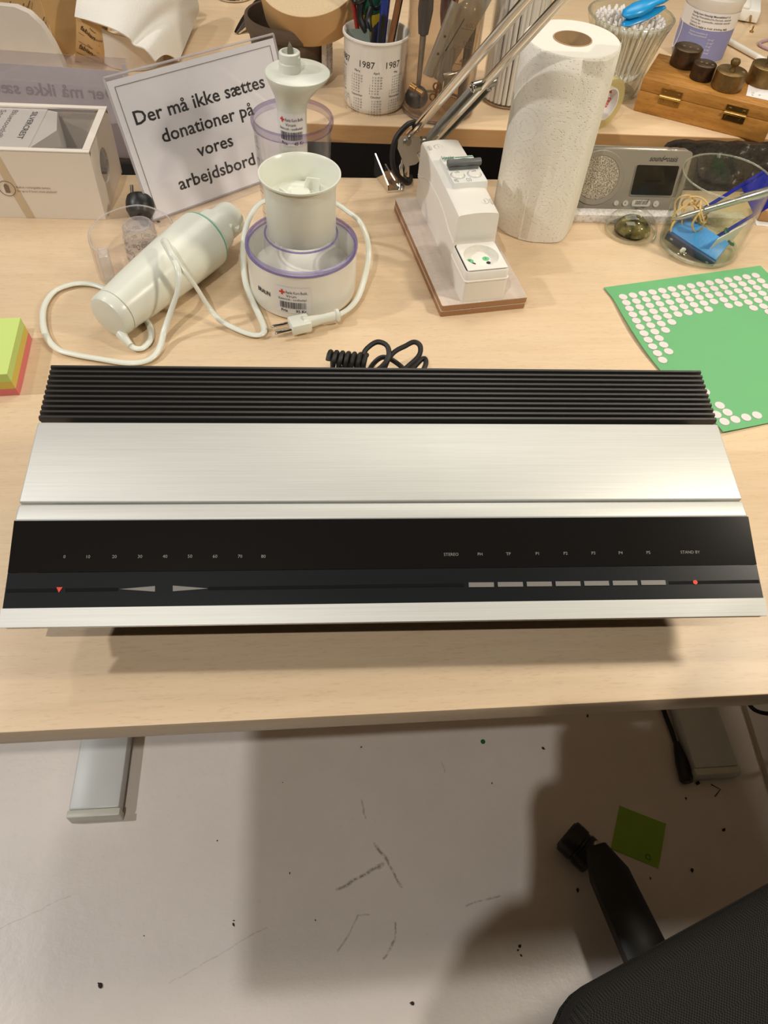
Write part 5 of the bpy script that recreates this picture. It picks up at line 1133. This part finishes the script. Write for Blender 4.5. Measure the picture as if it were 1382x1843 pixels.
bc = thing('blue_clip', 'bright blue plastic clip lying on the cotton swabs', 'clip', (FX + 0.014, FY - 0.010, RT + 0.114), rot=(math.radians(8), math.radians(-14), math.radians(28)))
m_cy = P('bright_blue_plastic', (30, 150, 214), 0.3)
b = MB(); b.loft([[(x, y * wdt, z * wdt * 0.55 + 0.012) for y, z in [(math.cos(2 * PI * j / 16), math.sin(2 * PI * j / 16)) for j in range(16)]] for x, wdt in ((-0.036, 0.003), (-0.030, 0.010), (-0.012, 0.0135), (0.004, 0.012), (0.014, 0.0075), (0.026, 0.0085), (0.036, 0.007), (0.038, 0.003))]); b.build('clip_body', m_cy, bc)
b = MB(); b.loft([[(x, y * wdt - 0.004, z * wdt * 0.4 + 0.001) for y, z in [(math.cos(2 * PI * j / 12), math.sin(2 * PI * j / 12)) for j in range(12)]] for x, wdt in ((-0.038, 0.002), (-0.03, 0.008), (0.0, 0.010), (0.02, 0.007), (0.034, 0.003))]); b.build('clip_jaw', m_cy, bc)

# ---------------------------------------------------------- wide bottle with blue label
bo = thing('supplement_jar', 'wide white plastic jar with a blue label standing behind the brass weights', 'jar', (0.4675, 1.447, RT))
b = MB(); b.lathe([(0, 0.0005), (0.040, 0.0005), (0.0425, 0.004), (0.0455, 0.085), (0.0470, 0.088), (0.0470, 0.094), (0.044, 0.097), (0.042, 0.102), (0, 0.102)], 56); b.build('jar_body', P('milky_plastic', (226, 220, 210), 0.35), bo)
b = MB(); N = 60
b.loft([[((r + 0.0006 * (k % 2)) * math.cos(2 * PI * k / N), (r + 0.0006 * (k % 2)) * math.sin(2 * PI * k / N), z) for k in range(N)] for r, z in ((0.0465, 0.1005), (0.0475, 0.104), (0.0475, 0.132), (0.045, 0.135))]); b.build('screw_cap', P('ribbed_white_cap', (224, 218, 206), 0.4), bo)
face = math.atan2(-1.447, -0.4675)
def jw(z, lift): return lambda x, y: Vector(((0.0426 + (z + y) * 0.0353 + lift) * math.cos(face + x / 0.0445), (0.0426 + (z + y) * 0.0353 + lift) * math.sin(face + x / 0.0445), z + y))
w = jw(0.0, 0.0005); b = MB(); b.sheet(lambda u, v: w(-0.066 + 0.132 * u, 0.005 + 0.047 * v + 0.0), 36, 3); b.build('blue_label', P('periwinkle_label', (136, 140, 186), 0.5), bo)
w = jw(0.0, 0.0005); b = MB(); b.sheet(lambda u, v: w(-0.066 + 0.132 * u, 0.0521 + 0.025 * v), 36, 3); b.build('white_label', m_label, bo)
b = MB()
for k, (s, wd) in enumerate((('Vældig basis Naturligt Mineraltilskud 1-2', 0.062), ('Naturligt Mineraltilskud fra Danmark, mineraler', 0.066), ('Som nærings- og sporstoffer, indeholder mineraler', 0.066), ('Calcium, ler', 0.018), ('(Skålen) 2x dagligt ca. 4 mdr. til forbrug, daglig', 0.064))):
    b.text(s, (lambda ww: lambda x, y: ww(-0.028 + x, y))(jw(0.0715 - 0.0044 * k, 0.001)), width=wd, height=0.0027, bold=0.01 if k in (0, 4) else 0)
b.build('black_print', m_ink, bo)
b = MB()
for k, s in enumerate(('Aktivt kosttilskud', 'Magnesiummineral')): b.text(s, (lambda ww: lambda x, y: ww(-0.024 + x, y))(jw(0.0455 - 0.004 * k, 0.001)), width=0.030, height=0.0026)
for k, s in enumerate(('14 mg*', '12 mg*', '9 mg*', '6 mg*', '4 mg*')): b.text(s, (lambda ww: lambda x, y: ww(0.010 + x, y))(jw(0.038 - 0.005 * k, 0.001)), 0.0038)
w = jw(0.0, 0.001)
b.tube([w(-0.052 + 0.008 * math.cos(t) + 0.004 * math.sin(t), 0.032 + 0.022 * math.sin(t)) for t in [2 * PI * k / 20 for k in range(20)]], 0.0008, 5, closed=True, sub=2)
b.build('white_print', m_paper, bo)

# ---------------------------------------------------------- wooden box with hinges, weights on it
WB0, WB1 = Vector((0.3264, 1.2118, 0)), Vector((0.5065, 1.1407, 0)); wd_ = (WB1 - WB0).normalized(); WYAW = math.atan2(wd_.y, wd_.x)
wx = thing('wooden_box', 'old varnished wooden box with brass hinges and metal weights on its lid', 'box', (WB0.x, WB0.y, RT), WYAW)
WL, WD, WHh = 0.196, 0.104, 0.0475
b = MB(); b.box((WL / 2, WD / 2, 0.0149), (WL, WD, 0.0292), bev=0.0012); b.build('box_base', m_oldwood, wx)
b = MB(); b.box((WL / 2, WD / 2, 0.0386), (WL - 0.0008, WD - 0.0006, 0.0178), bev=0.0016); b.build('lid', m_oldwood, wx)
for x in (0.047, 0.143):
    b = MB(); b.box((x, -0.0006, 0.0350), (0.031, 0.0012, 0.010)); b.box((x, -0.0006, 0.0240), (0.031, 0.0012, 0.0095)); h = b.build('hinge', m_brass, wx)
    b = MB(); b.cyl((x - 0.0155, -0.0022, 0.0296), (x + 0.0155, -0.0022, 0.0296), 0.0021, 0.0021, 12); b.build('hinge_pin', P('bright_brass', (210, 176, 110), 0.3, metal=1.0), h)
    b = MB()
    for dx in (-0.010, 0.010):
        for z in (0.0352, 0.0238): b.cyl((x + dx, -0.0011, z), (x + dx, -0.0019, z), 0.0026, 0.0020, 12)
    b.build('screws', m_brass, h)
def wt_mat(nm, a, c):
    m, t, bs = newmat(nm); v = t.coords(); n = t.noise(v, 90, 4, 0.65); t.link(t.ramp(n, [(0.3, lin(c)), (0.7, lin(a))]), bs.inputs['Base Color']); bs.inputs['Roughness'].default_value = 0.42; bs.inputs['Metallic'].default_value = 0.75; return m
m_w1, m_w2, m_w3 = wt_mat('dark_bronze', (104, 86, 66), (76, 60, 46)), wt_mat('dark_bronze_mottled', (96, 76, 58), (62, 48, 38)), wt_mat('aged_brass', (142, 116, 72), (110, 86, 50))
WZ = RT + WHh
def weight(name_lb, x, y, r, h, mat, knob):
    t = thing('brass_weight', name_lb, 'weight', (x, y, WZ), 0.3, 'round weights on the wooden box')
    m = MB(); m.lathe([(0, 0.0003), (r - 0.0006, 0.0003), (r, 0.001), (r, h - 0.0008), (r - 0.0010, h), (0, h)], 44); m.build('weight_body', mat, t)
    if knob:
        m = MB(); m.lathe([(0.004, h), (0.0030, h + 0.003), (0.0034, h + 0.0055), (0.0062, h + 0.008), (0.0070, h + 0.011), (0.0055, h + 0.0145), (0, h + 0.0155)], 24); m.build('knob', mat, t)
    m = MB()
    for k, (dx, dy) in enumerate(((-r * 0.3, 0.2 * r), (0.05 * r, -0.1 * r), (0.45 * r, -0.45 * r)) if not knob else ((0.62 * r, -0.30 * r), (0.60 * r, -0.45 * r))): m.box((dx, dy, h + 0.0001), (0.0038, 0.0028, 0.0004), rot=(0, 0, 0.3 * k))
    m.build('stamp', P('worn_stamp', (150, 124, 92), 0.5, metal=0.5), t)
    return t
weight('dark bronze weight without knob at the back left of the wooden box', 0.3963, 1.2705, 0.0212, 0.0250, m_w1, False)
weight('small dark mottled weight without knob, second from the left on the wooden box', 0.4140, 1.2262, 0.0166, 0.0212, m_w2, False)
weight('brass weight with a round knob in the middle of the wooden box lid', 0.4468, 1.2010, 0.0222, 0.0240, m_w3, True)
weight('brass weight at the right edge standing on a white paper tag', 0.5055, 1.2270, 0.0236, 0.0258, m_w3, True)
b = MB(); b.box((0.0, 0, 0.0003), (0.046, 0.040, 0.0005)); pt_ = b.build('paper_tag', m_paper, loc=(0.4995, 1.1905, DZ + WZ + 0.0002), rot=(0, 0, math.radians(-18))); tag(pt_, 'white paper tag with handwriting under the right brass weight', 'paper tag')
b = MB(); b.text('12 - 4', flat((-0.016, -0.005, 0.0007), (0, -1, 0), (1, 0, 0)), 0.005); b.text('kr', flat((-0.006, -0.008, 0.0007), (0, -1, 0), (1, 0, 0)), 0.005); b.build('handwriting', m_ink2, pt_)

# ---------------------------------------------------------- yellowish tape roll behind the towels
yt = thing('clear_tape_roll', 'yellowish clear tape roll standing behind the paper towel roll', 'tape roll', (0.262, 1.152, RT + 0.0345), rot=(PI / 2, math.radians(0), math.radians(42)))
b = MB(); b.lathe([(0.022, -0.012), (0.0338, -0.012), (0.0342, -0.011), (0.0342, 0.011), (0.0338, 0.012), (0.022, 0.012), (0.022, -0.012)], 56); b.build('tape', CLEAR('yellow_tape', (226, 212, 150), 0.85, haze=0.45), yt)
b = MB(); b.lathe([(0.0200, -0.012), (0.0222, -0.012), (0.0222, 0.012), (0.0200, 0.012), (0.0200, -0.012)], 48); co = b.build('core', m_paper, yt)
b = MB()
for k in range(6): b.text('tesa', (lambda w: lambda x, y: w(-x, y))(wrap(0, 0, 0.0199, k * 1.04, -0.004, -0.0003)), 0.009, bold=0.02)
b.build('red_print', m_red, co)

# ---------------------------------------------------------- odds and ends at the back right
b = MB(); b.cyl((0, 0, 0.0052), (0.075, -0.122, 0.0052), 0.0048, 0.0048, 16); tag(b.build('white_tube', m_white, loc=(0.507, 1.552, DZ + RT)), 'thin white tube lying right of the blue labelled jar', 'tube')
b = MB(); b.tube([(0, 0, .003), (-0.014, -0.018, .003), (-0.004, -0.036, .003), (0.02, -0.05, .003), (0.05, -0.04, .003), (0.05, 0.0, .003), (0.02, 0.01, .003)], 0.0026, 8, closed=True); tag(b.build('pink_clip', P('lilac_plastic', (190, 160, 172), 0.4), loc=(0.605, 1.530, DZ + RT)), 'lilac plastic loop at the right edge of the rear table', 'clip')
pa = thing('plug_adapter', 'white plug adapter with brass pins at the top right', 'adapter', (0.583, 1.618, RT), math.radians(-14))
b = MB(); b.box((0.0, 0.055, 0.012), (0.056, 0.11, 0.020), bev=0.003); b.box((0.0, 0.055, 0.0235), (0.012, 0.108, 0.004), bev=0.001); b.build('adapter_body', m_white, pa)
for x in (-0.013, 0.013):
    b = MB(); b.cyl((x, 0.001, 0.012), (x, -0.020, 0.010), 0.0024, 0.0022, 12); b.build('pin', m_brass, pa)
b = MB(); b.lathe([(0, 0.0), (0.0035, 0.0), (0.0035, 0.002), (0.0014, 0.003), (0.0014, 0.010), (0, 0.011)], 14); tag(b.build('brass_screw', m_brass, loc=(0.5925, 1.574, DZ + RT)), 'tiny brass screw standing on the rear table by the white tube', 'screw')

# ---------------------------------------------------------- back left: kraft bag, white panel, foam wrap
def kraft_print():
    m, t, bs = newmat('printed_kraft_paper'); v = t.coords((1, 1, 1)); n = t.noise(v, 30, 3)
    t.link(t.mix(n, lin((222, 186, 130)), lin((204, 166, 110))), bs.inputs['Base Color']); bs.inputs['Roughness'].default_value = 0.75; return m
m_kp = kraft_print()
kb = thing('kraft_bag', 'printed brown kraft paper bag standing open at the back left', 'paper bag', (-0.589, 1.2065, RT), math.radians(-8))
b = MB()
b.sheet(lambda u, v: (-0.19 + 0.23 * u, 0.012 * math.sin(u * 3) - 0.02 * v, 0.001 + 0.145 * v), 12, 6, 0.0006)
b.sheet(lambda u, v: (0.04 + 0.018 * u, 0.005 + 0.12 * u - 0.02 * v * (1 - u) + 0.018 * math.sin(PI * u), 0.001 + 0.145 * v), 8, 6, 0.0006)
b.sheet(lambda u, v: (-0.19 + 0.248 * u, 0.135 + 0.006 * math.sin(9 * u), 0.001 + 0.145 * v), 12, 6, 0.0006)
b.build('bag_walls', m_kp, kb)
b = MB(); rnd = random.Random(2)
for k in range(110):
    u = rnd.random(); z = 0.008 + 0.13 * rnd.random(); x = -0.19 + 0.23 * u
    b.box((x, 0.012 * math.sin(u * 3) - 0.02 * (z / 0.145) - 0.0022, z), (0.0011, 0.0004, rnd.choice((0.006, 0.012, 0.018))), rot=(0.14, 0.5 + 0.2 * rnd.random(), 0))
b.build('bag_print', P('brown_bag_print', (96, 66, 40), 0.7), kb)
kp = thing('kraft_paper', 'crumpled printed kraft paper between the paper bag and the foam sheet', 'paper', (-0.505, 1.205, RT))
KQ = [Vector(p) - Vector((-0.505, 1.205, RT)) for p in ((-0.530, 1.2075, RT + 0.001), (-0.487, 1.215, RT + 0.001), (-0.509, 1.201, RT + 0.064), (-0.458, 1.189, RT + 0.064))]
def kpf(u, v):
    p = KQ[0].lerp(KQ[1], u).lerp(KQ[2].lerp(KQ[3], u), v); return p + Vector((0, 0.004 * math.sin(4 * u + 3 * v), 0.003 * math.sin(7 * u) * v))
b = MB(); b.sheet(kpf, 14, 10, 0.0006); pq = b.build('paper_sheet', m_kp, kp)
b = MB()
def kq(u0, v0, a=-0.35):
    def f(x, y):
        xx = x * math.cos(a) - y * math.sin(a); yy = x * math.sin(a) + y * math.cos(a)
        return kpf(u0 + xx / 0.048, v0 + yy / 0.068) + Vector((0, -0.0008, 0.0006))
    return f
for u0, v0 in ((0.16, 0.74), (0.10, 0.30)):
    b.text('fabian', kq(u0, v0), 0.0105, bold=0.02); b.text('cuisine', kq(u0 + 0.44, v0 - 0.10), 0.0055); b.text('New', kq(u0 + 0.30, v0 + 0.10), 0.005)
    for k in range(2):
        f = kq(u0, v0 - 0.10 - 0.20 * k); b.poly([f(-0.003, 0), f(0.034, 0), f(0.034, 0.0006), f(-0.003, 0.0006)])
b.build('lettering', P('dark_brown_print', (84, 62, 42), 0.7), pq)
wp = thing('display_board', 'white rounded board standing behind the acrylic sign at the far left', 'board', (-0.60, 1.165, RT), math.radians(-3))
pts = [(-0.15, 0.0), (0.075, 0.0), (0.074, 0.022), (0.068, 0.045), (0.058, 0.068), (0.044, 0.082), (0.026, 0.088), (-0.15, 0.087)]
b = MB(); b.prism(pts, -0.006, 0.006, X3); bmesh.ops.bevel(b.bm, geom=[e for e in b.bm.edges if len(e.link_faces) == 2 and e.calc_face_angle(0) > 1.2], offset=0.002, segments=2, affect='EDGES'); b.build('board', P('off_white_board', (214, 206, 194), 0.6), wp)
m_foam = P('white_packing_foam', (232, 228, 218), 0.85, var=0.03, bump=0.6, bscale=420)
fo = thing('foam_wrap', 'white packing foam sheet folded over behind the forward sign', 'foam sheet', (-0.43, 1.23, RT))
FO = Vector((-0.43, 1.23, RT))
FL = spline([Vector(p) - FO for p in ((-0.5061, 1.1915, 0.120), (-0.4726, 1.1678, 0.125), (-0.4352, 1.148, 0.125), (-0.4165, 1.1487, 0.115), (-0.4129, 1.1535, 0.105), (-0.3889, 1.1297, 0.110), (-0.3777, 1.130, 0.095))], 6)
FU = spline([Vector(p) - FO for p in ((-0.4913, 1.2511, 0.130), (-0.4626, 1.3239, 0.135), (-0.4252, 1.3753, 0.130), (-0.3845, 1.3767, 0.110), (-0.3751, 1.3874, 0.080), (-0.3797, 1.3633, 0.062), (-0.3751, 1.2317, 0.056))], 6)
FN = len(FL) - 1
def foam(u, v):
    k = min(FN, int(round(u * FN))); p = FL[k].lerp(FU[k], v); return p + Vector((0, 0, 0.022 * math.sin(PI * v) * (0.4 + 0.6 * (1 - u))))
b = MB(); b.sheet(foam, FN, 14, 0.0018); b.build('upper_sheet', m_foam, fo, ang=80)
IR = spline([Vector(p) - FO for p in ((-0.486, 1.212, RT), (-0.468, 1.200, RT), (-0.4454, 1.1956, RT), (-0.425, 1.200, RT), (-0.408, 1.214, RT), (-0.402, 1.240, RT))], 5)
def irf(u, v):
    p = IR[min(len(IR) - 1, int(round(u * (len(IR) - 1))))]; return p + Vector((0.012 * v, -0.018 * v, 0.001 + (0.058 - 0.012 * u) * v))
b = MB(); b.sheet(irf, len(IR) - 1, 6, 0.0016); b.build('inner_roll', P('inner_foam', (226, 218, 206), 0.85, bump=0.3, bscale=420), fo, ang=80)
# ================================================================== floor things
FZ = -DZ
b = MB(); b.sheet(lambda u, v: (0.078 * (u - .5), 0.074 * (v - .5), 0.0012 + 0.003 * u * u * v), 4, 4, 0.0003); gn = b.build('sticky_note', P('lime_paper', (150, 190, 60), 0.7), loc=(0.4645, 0.363, 0), rot=(0, 0, math.radians(-18)))
tag(gn, 'lime green sticky note lying on the floor by the chair caster', 'note')
b = MB(); b.torus((0.020, -0.026, 0.0018), 0.004, 0.0006, 16, 4); b.build('pencil_mark', m_green, gn)
b = MB(); b.lathe([(0, 0.0003), (0.0042, 0.0003), (0.0042, 0.0009), (0, 0.0009)], 20); tag(b.build('green_dot', P('deep_green', (30, 104, 74), 0.6), loc=(0.2088, 0.5005, 0)), 'round green sticker dot on the floor near the desk edge', 'sticker')
sp0 = None; rnd = random.Random(9)
for x, y, r in ((-0.345, 0.0937, .0042), (-0.1718, 0.1847, .0026), (-0.172, 0.19, .0016), (0.2605, 0.189, .0024), (0.2578, 0.1837, .0016), (0.2625, 0.1768, .002), (0.102, 0.1049, .003), (0.2232, 0.429, .0014), (-0.004, 0.4717, .0018), (0.3149, 0.4979, .003), (0.5555, 0.4322, .002), (0.3556, 0.2737, .0032), (0.475, 0.30, .002), (0.545, 0.318, .003), (0.61, 0.385, .0034), (0.40, 0.565, .003), (-0.098, 0.262, .0016), (-0.05, 0.20, .0014), (-0.22, 0.30, .0012), (-0.30, 0.16, .0011), (-0.13, 0.40, .0012)):
    if sp0 is None:
        m = MB(); m.sphere((0, 0, 0.35), 1.0, 10, 0.35); m.box((0.8, 0.3, 0.3), (0.9, 0.5, 0.4), rot=(0, 0, 0.6)); sp0 = m.build('dirt_speck', P('dark_dirt', (52, 40, 34), 0.8)); tag(sp0, 'tiny dark speck of dirt on the pale floor', 'dirt', 'dirt specks on the floor'); o = sp0
    else: o = sp0.copy(); COL.objects.link(o)
    o.location = (x, y, 0.0002); o.scale = (r, r * rnd.uniform(.5, 1), r); o.rotation_euler = (0, 0, rnd.uniform(0, 6))
b = MB(); b.tube([(0.6039, 0.4598, 0.001), (0.6188, 0.4525, 0.001), (0.6065, 0.4393, 0.001)], 0.0009, 6, sub=1); tag(b.build('bent_wire', m_dark, loc=(0, 0, 0)), 'small bent black wire on the floor below the right desk foot', 'wire')
b = MB(); b.box((0, 0, 0.0015), (0.006, 0.005, 0.003), rot=(0, 0, 0.6)); tag(b.build('black_chip', m_dark, loc=(0.5807, 0.4597, 0)), 'small black chip on the floor at the corner of the right desk foot', 'chip')
cb = thing('floor_cable', 'black cable with thick connector along the right desk foot', 'cable', (0.552, 0.49, FZ))
b = MB(); b.tube([(-0.02, 0.16, .006), (-0.012, 0.10, .006), (-0.004, 0.06, .006), (0.0, 0.03, .008)], 0.0042, 8); b.build('cable', m_rubber, cb)
b = MB(); b.axis_lathe((-0.001, 0.036, 0.011), (0.006, -0.034, 0.011), [(0, 0), (0.005, 0), (0.0075, 0.2), (0.011, 0.5), (0.0112, 0.95), (0.009, 1), (0, 1)], 16); b.build('connector', m_dark, cb)
b = MB(); b.tube([(0.628, 0.585, .13), (0.6387, 0.5638, .12), (0.6498, 0.5509, .116), (0.6694, 0.5468, .115), (0.6871, 0.5504, .115), (0.72, 0.56, .117), (0.76, 0.60, 0.12), (0.78, 0.66, 0.16), (0.78, 0.70, 0.4)], 0.0036, 8); tag(b.build('hanging_cable', m_rubber), 'black cable looping under the desk at the right', 'cable')
b = MB(); b.box((0.15, 0.14, 0.007), (0.30, 0.36, 0.014), bev=0.002); tag(b.build('floor_board', P('pale_board', (214, 204, 194), 0.5), loc=(0.700, 0.50, 0), rot=(0, 0, math.radians(4))), 'pale flat board lying on the floor right of the desk foot', 'board')

# ================================================================== office chair
CA = math.radians(27.5)
chx, chy = 0.503, -0.030
oc = thing('office_chair', 'dark grey fabric office chair pushed in at the lower right', 'chair', (chx, chy, FZ), CA)
def fabric():
    m, t, bs = newmat('dark_woven_fabric'); v = t.coords((1, 1, 1))
    ck_ = t.n.new('ShaderNodeTexChecker'); ck_.inputs['Scale'].default_value = 620; t.link(v, ck_.inputs['Vector'])
    n = t.noise(v, 500, 2)
    c = t.mix(ck_.outputs['Fac'], lin((34, 33, 31)), lin((66, 66, 62))); c = t.mix(t.math('MULTIPLY', n, 0.5), c, lin((26, 25, 24)))
    t.link(c, bs.inputs['Base Color']); bs.inputs['Roughness'].default_value = 0.9; bs.inputs['Specular IOR Level'].default_value = 0.15
    t.bump(ck_.outputs['Fac'], 0.3, 0.0006, bs); return m
m_fab = fabric()
SWd, SDp, SZ = 0.49, 0.47, 0.475
def seat_ring(k, z):
    return [(x, y, z - 0.02 * max(0, (y / (SDp / 2))) ** 3) for x, y in rrect(SWd - 2 * k, SDp - 2 * k, 0.07 - min(k, 0.05), 7)]
b = MB(); b.loft([seat_ring(0.02, SZ - 0.075), seat_ring(0.004, SZ - 0.062), seat_ring(0.0, SZ - 0.035), seat_ring(0.004, SZ - 0.014), seat_ring(0.016, SZ - 0.003), seat_ring(0.04, SZ), seat_ring(0.09, SZ - 0.002)]); b.build('seat', m_fab, oc, ang=60)
b = MB(); b.tube([(x, y, SZ - 0.066) for x, y in rrect(SWd - 0.006, SDp - 0.006, 0.066, 7)], 0.004, 6, closed=True, sub=1); b.build('seat_piping', m_fab, oc)
b = MB(); b.box((0, 0, SZ - 0.095), (0.36, 0.34, 0.035), bev=0.008); b.build('seat_pan', m_dark, oc)
b = MB(); b.cyl((0, 0, 0.10), (0, 0, SZ - 0.10), 0.026, 0.026, 24); b.build('gas_column', m_dark, oc)
b = MB(); b.sheet(lambda u, v: (-0.22 + 0.44 * u, -0.235 - 0.05 * v - 0.03 * math.sin(PI * u), SZ + 0.06 + 0.42 * v), 14, 12, 0.05); b.build('backrest', m_fab, oc, ang=60)
b = MB(); b.tube([(0, -0.10, SZ - 0.10), (0, -0.25, SZ - 0.09), (0, -0.32, SZ + 0.02), (0, -0.325, SZ + 0.25)], 0.016, 8); b.build('back_stem', m_dark, oc)
Mi = (Matrix.Translation((chx, chy, 0)) @ Matrix.Rotation(CA, 4, 'Z')).inverted()
tipw = Mi @ Vector((0.372, 0.325, 0.0)); ta = math.atan2(tipw.y, tipw.x); TL = math.hypot(tipw.x, tipw.y)
b = MB(); b.lathe([(0, 0.075), (0.045, 0.078), (0.048, 0.10), (0.036, 0.118), (0, 0.12)], 28); b.build('base_hub', m_dark, oc)
for k in range(5):
    a = ta + 2 * PI * k / 5; D = Vector((math.cos(a), math.sin(a), 0)); Sd = Vector((-D.y, D.x, 0)); b = MB()
    rows = []
    for t_ in range(9):
        s = t_ / 8; p = D * (0.03 + (TL - 0.03) * s); w_ = 0.036 - 0.007 * s; z1 = 0.112 - 0.030 * s; z0 = z1 - 0.036 + 0.012 * s
        if t_ == 8: w_ *= 0.55; z1 -= 0.006
        rows.append([p + Sd * w_ + Vector((0, 0, z0)), p + Sd * w_ + Vector((0, 0, z1 - 0.008)), p + Sd * w_ * 0.6 + Vector((0, 0, z1)), p - Sd * w_ * 0.6 + Vector((0, 0, z1)), p - Sd * w_ + Vector((0, 0, z1 - 0.008)), p - Sd * w_ + Vector((0, 0, z0))])
    b.loft(rows); b.build('base_arm', P('black_nylon', (16, 15, 15), 0.5), oc)
    cw = (Mi.to_3x3() @ Vector((0.75, -0.66, 0))).normalized() if k == 0 else Vector((math.cos(a + 1.3 * k), math.sin(a + 1.3 * k), 0))
    c0 = D * TL + (Mi.to_3x3() @ Vector((-0.012, 0.004, 0)) if k == 0 else Vector((0, 0, 0))) + Vector((0, 0, 0.0275))
    b = MB(); b.axis_lathe(c0 - cw * 0.031, c0 + cw * 0.025, [(0, 0), (0.020, 0), (0.0265, 0.04), (0.0275, 0.1), (0.0275, 0.44), (0.0255, 0.46), (0.0255, 0.54), (0.0275, 0.56), (0.0275, 0.9), (0.0265, 0.96), (0.020, 1), (0, 1)], 28); cs = b.build('caster', m_dark, oc)
    b = MB(); b.axis_lathe(c0 - cw * 0.0315, c0 - cw * 0.0302, [(0.021, 0), (0.0225, 0), (0.0225, 1), (0.021, 1)], 28); b.build('wheel_rim', P('grey_rim', (84, 80, 76), 0.4), cs)
    b = MB(); b.cyl(D * TL + Vector((0, 0, 0.035)), D * TL + Vector((0, 0, 0.075)), 0.0055, 0.0055, 10); b.build('caster_stem', m_steel, cs)
# ================================================================== the photographer, standing behind the camera (outside the frame; throws the shadow on the floor)
def person():
    root = thing('person', 'person in dark clothes standing behind the camera holding up a phone', 'person', (0.02, -0.29, FZ))
    o0 = Vector((0.02, -0.29, 0))
    V, E, Rr = [], [], []
    def v(p, r, par=None):
        V.append(Vector(p) - o0); Rr.append(r)
        if par is not None: E.append((par, len(V) - 1))
        return len(V) - 1
    pel = v((0.02, -0.30, 0.98), 0.150)
    ab = v((0.02, -0.285, 1.12), 0.140, pel); che = v((0.02, -0.27, 1.30), 0.150, ab); up_ = v((0.02, -0.255, 1.42), 0.115, che)
    nk = v((0.015, -0.225, 1.50), 0.052, up_); h0 = v((0.005, -0.185, 1.555), 0.072, nk); h1 = v((0.0, -0.150, 1.615), 0.088, h0); h2 = v((0.0, -0.150, 1.68), 0.072, h1)
    for s in (-1, 1):
        hp = v((0.02 + 0.10 * s, -0.31, 0.93), 0.092, pel); kn = v((0.02 + 0.11 * s, -0.305, 0.50), 0.060, hp); an = v((0.02 + 0.11 * s, -0.34, 0.09), 0.042, kn); v((0.02 + 0.125 * s, -0.24, 0.035), 0.034, an)
        shd = v((0.02 + (0.175 if s > 0 else 0.150) * s, -0.255, 1.40), 0.066, up_); el = v((0.02 + (0.205 if s > 0 else 0.105) * s, -0.195, 1.185), 0.045, shd); wr = v((0.050 * s + 0.018, -0.125, 1.220), 0.027, el)
        pm = v((0.040 * s + 0.004, -0.085, 1.232), 0.024, wr)
        for k in range(4):
            q = Vector((0.040 * s - 0.006, -0.058 + 0.004 * k, 1.272 - 0.017 * k)); a = v(q, 0.010, pm); bb = v(q + Vector((-0.006 * s, 0.022, -0.010)), 0.0085, a); v(q + Vector((-0.024 * s, 0.026, -0.014)), 0.0075, bb)
        a = v((0.036 * s - 0.004, -0.078, 1.268), 0.011, pm); v((0.018 * s - 0.004, -0.072, 1.285), 0.009, a)
    me = bpy.data.meshes.new('body'); bm = bmesh.new(); lay = bm.verts.layers.skin.verify(); vs = [bm.verts.new(p) for p in V]
    for a, c in E: bm.edges.new((vs[a], vs[c]))
    for q, r in zip(vs, Rr): q[lay].radius = (r, r)
    vs[0][lay].use_root = True
    bm.to_mesh(me); bm.free()
    o = bpy.data.objects.new('body', me); COL.objects.link(o); o.parent = root; me.materials.append(P('dark_clothes', (58, 58, 66), 0.85))
    md = o.modifiers.new('skin', 'SKIN'); md.use_smooth_shade = True; sd = o.modifiers.new('sub', 'SUBSURF'); sd.levels = 1; sd.render_levels = 1
    b = MB(); b.lathe([(0, 0.105), (0.05, 0.098), (0.085, 0.06), (0.098, 0.0), (0.094, -0.05), (0.08, -0.09), (0, -0.06)], 24, c=tuple(Vector((0.0, -0.165, 1.645)) - o0), sy=1.05); b.build('hair', P('brown_hair', (70, 50, 36), 0.7), root)
    ph = thing('phone', 'dark phone held up in front of the person behind the camera', 'phone', (0, 0, 0)); ph.location = (0, 0, 0)
    b = MB(); X = M.copy(); X.translation = Vector((0, 0, CAMH + DZ)) + Vector(M.col[2][:3]) * 0.010 - Vector(M.col[1][:3]) * 0.052 + Vector(M.col[0][:3]) * -0.008
    b.prism(rrect(0.076, 0.150, 0.020, 6), 0.0, 0.008, X); b.build('phone_body', m_dark, ph)
PERSON = person()
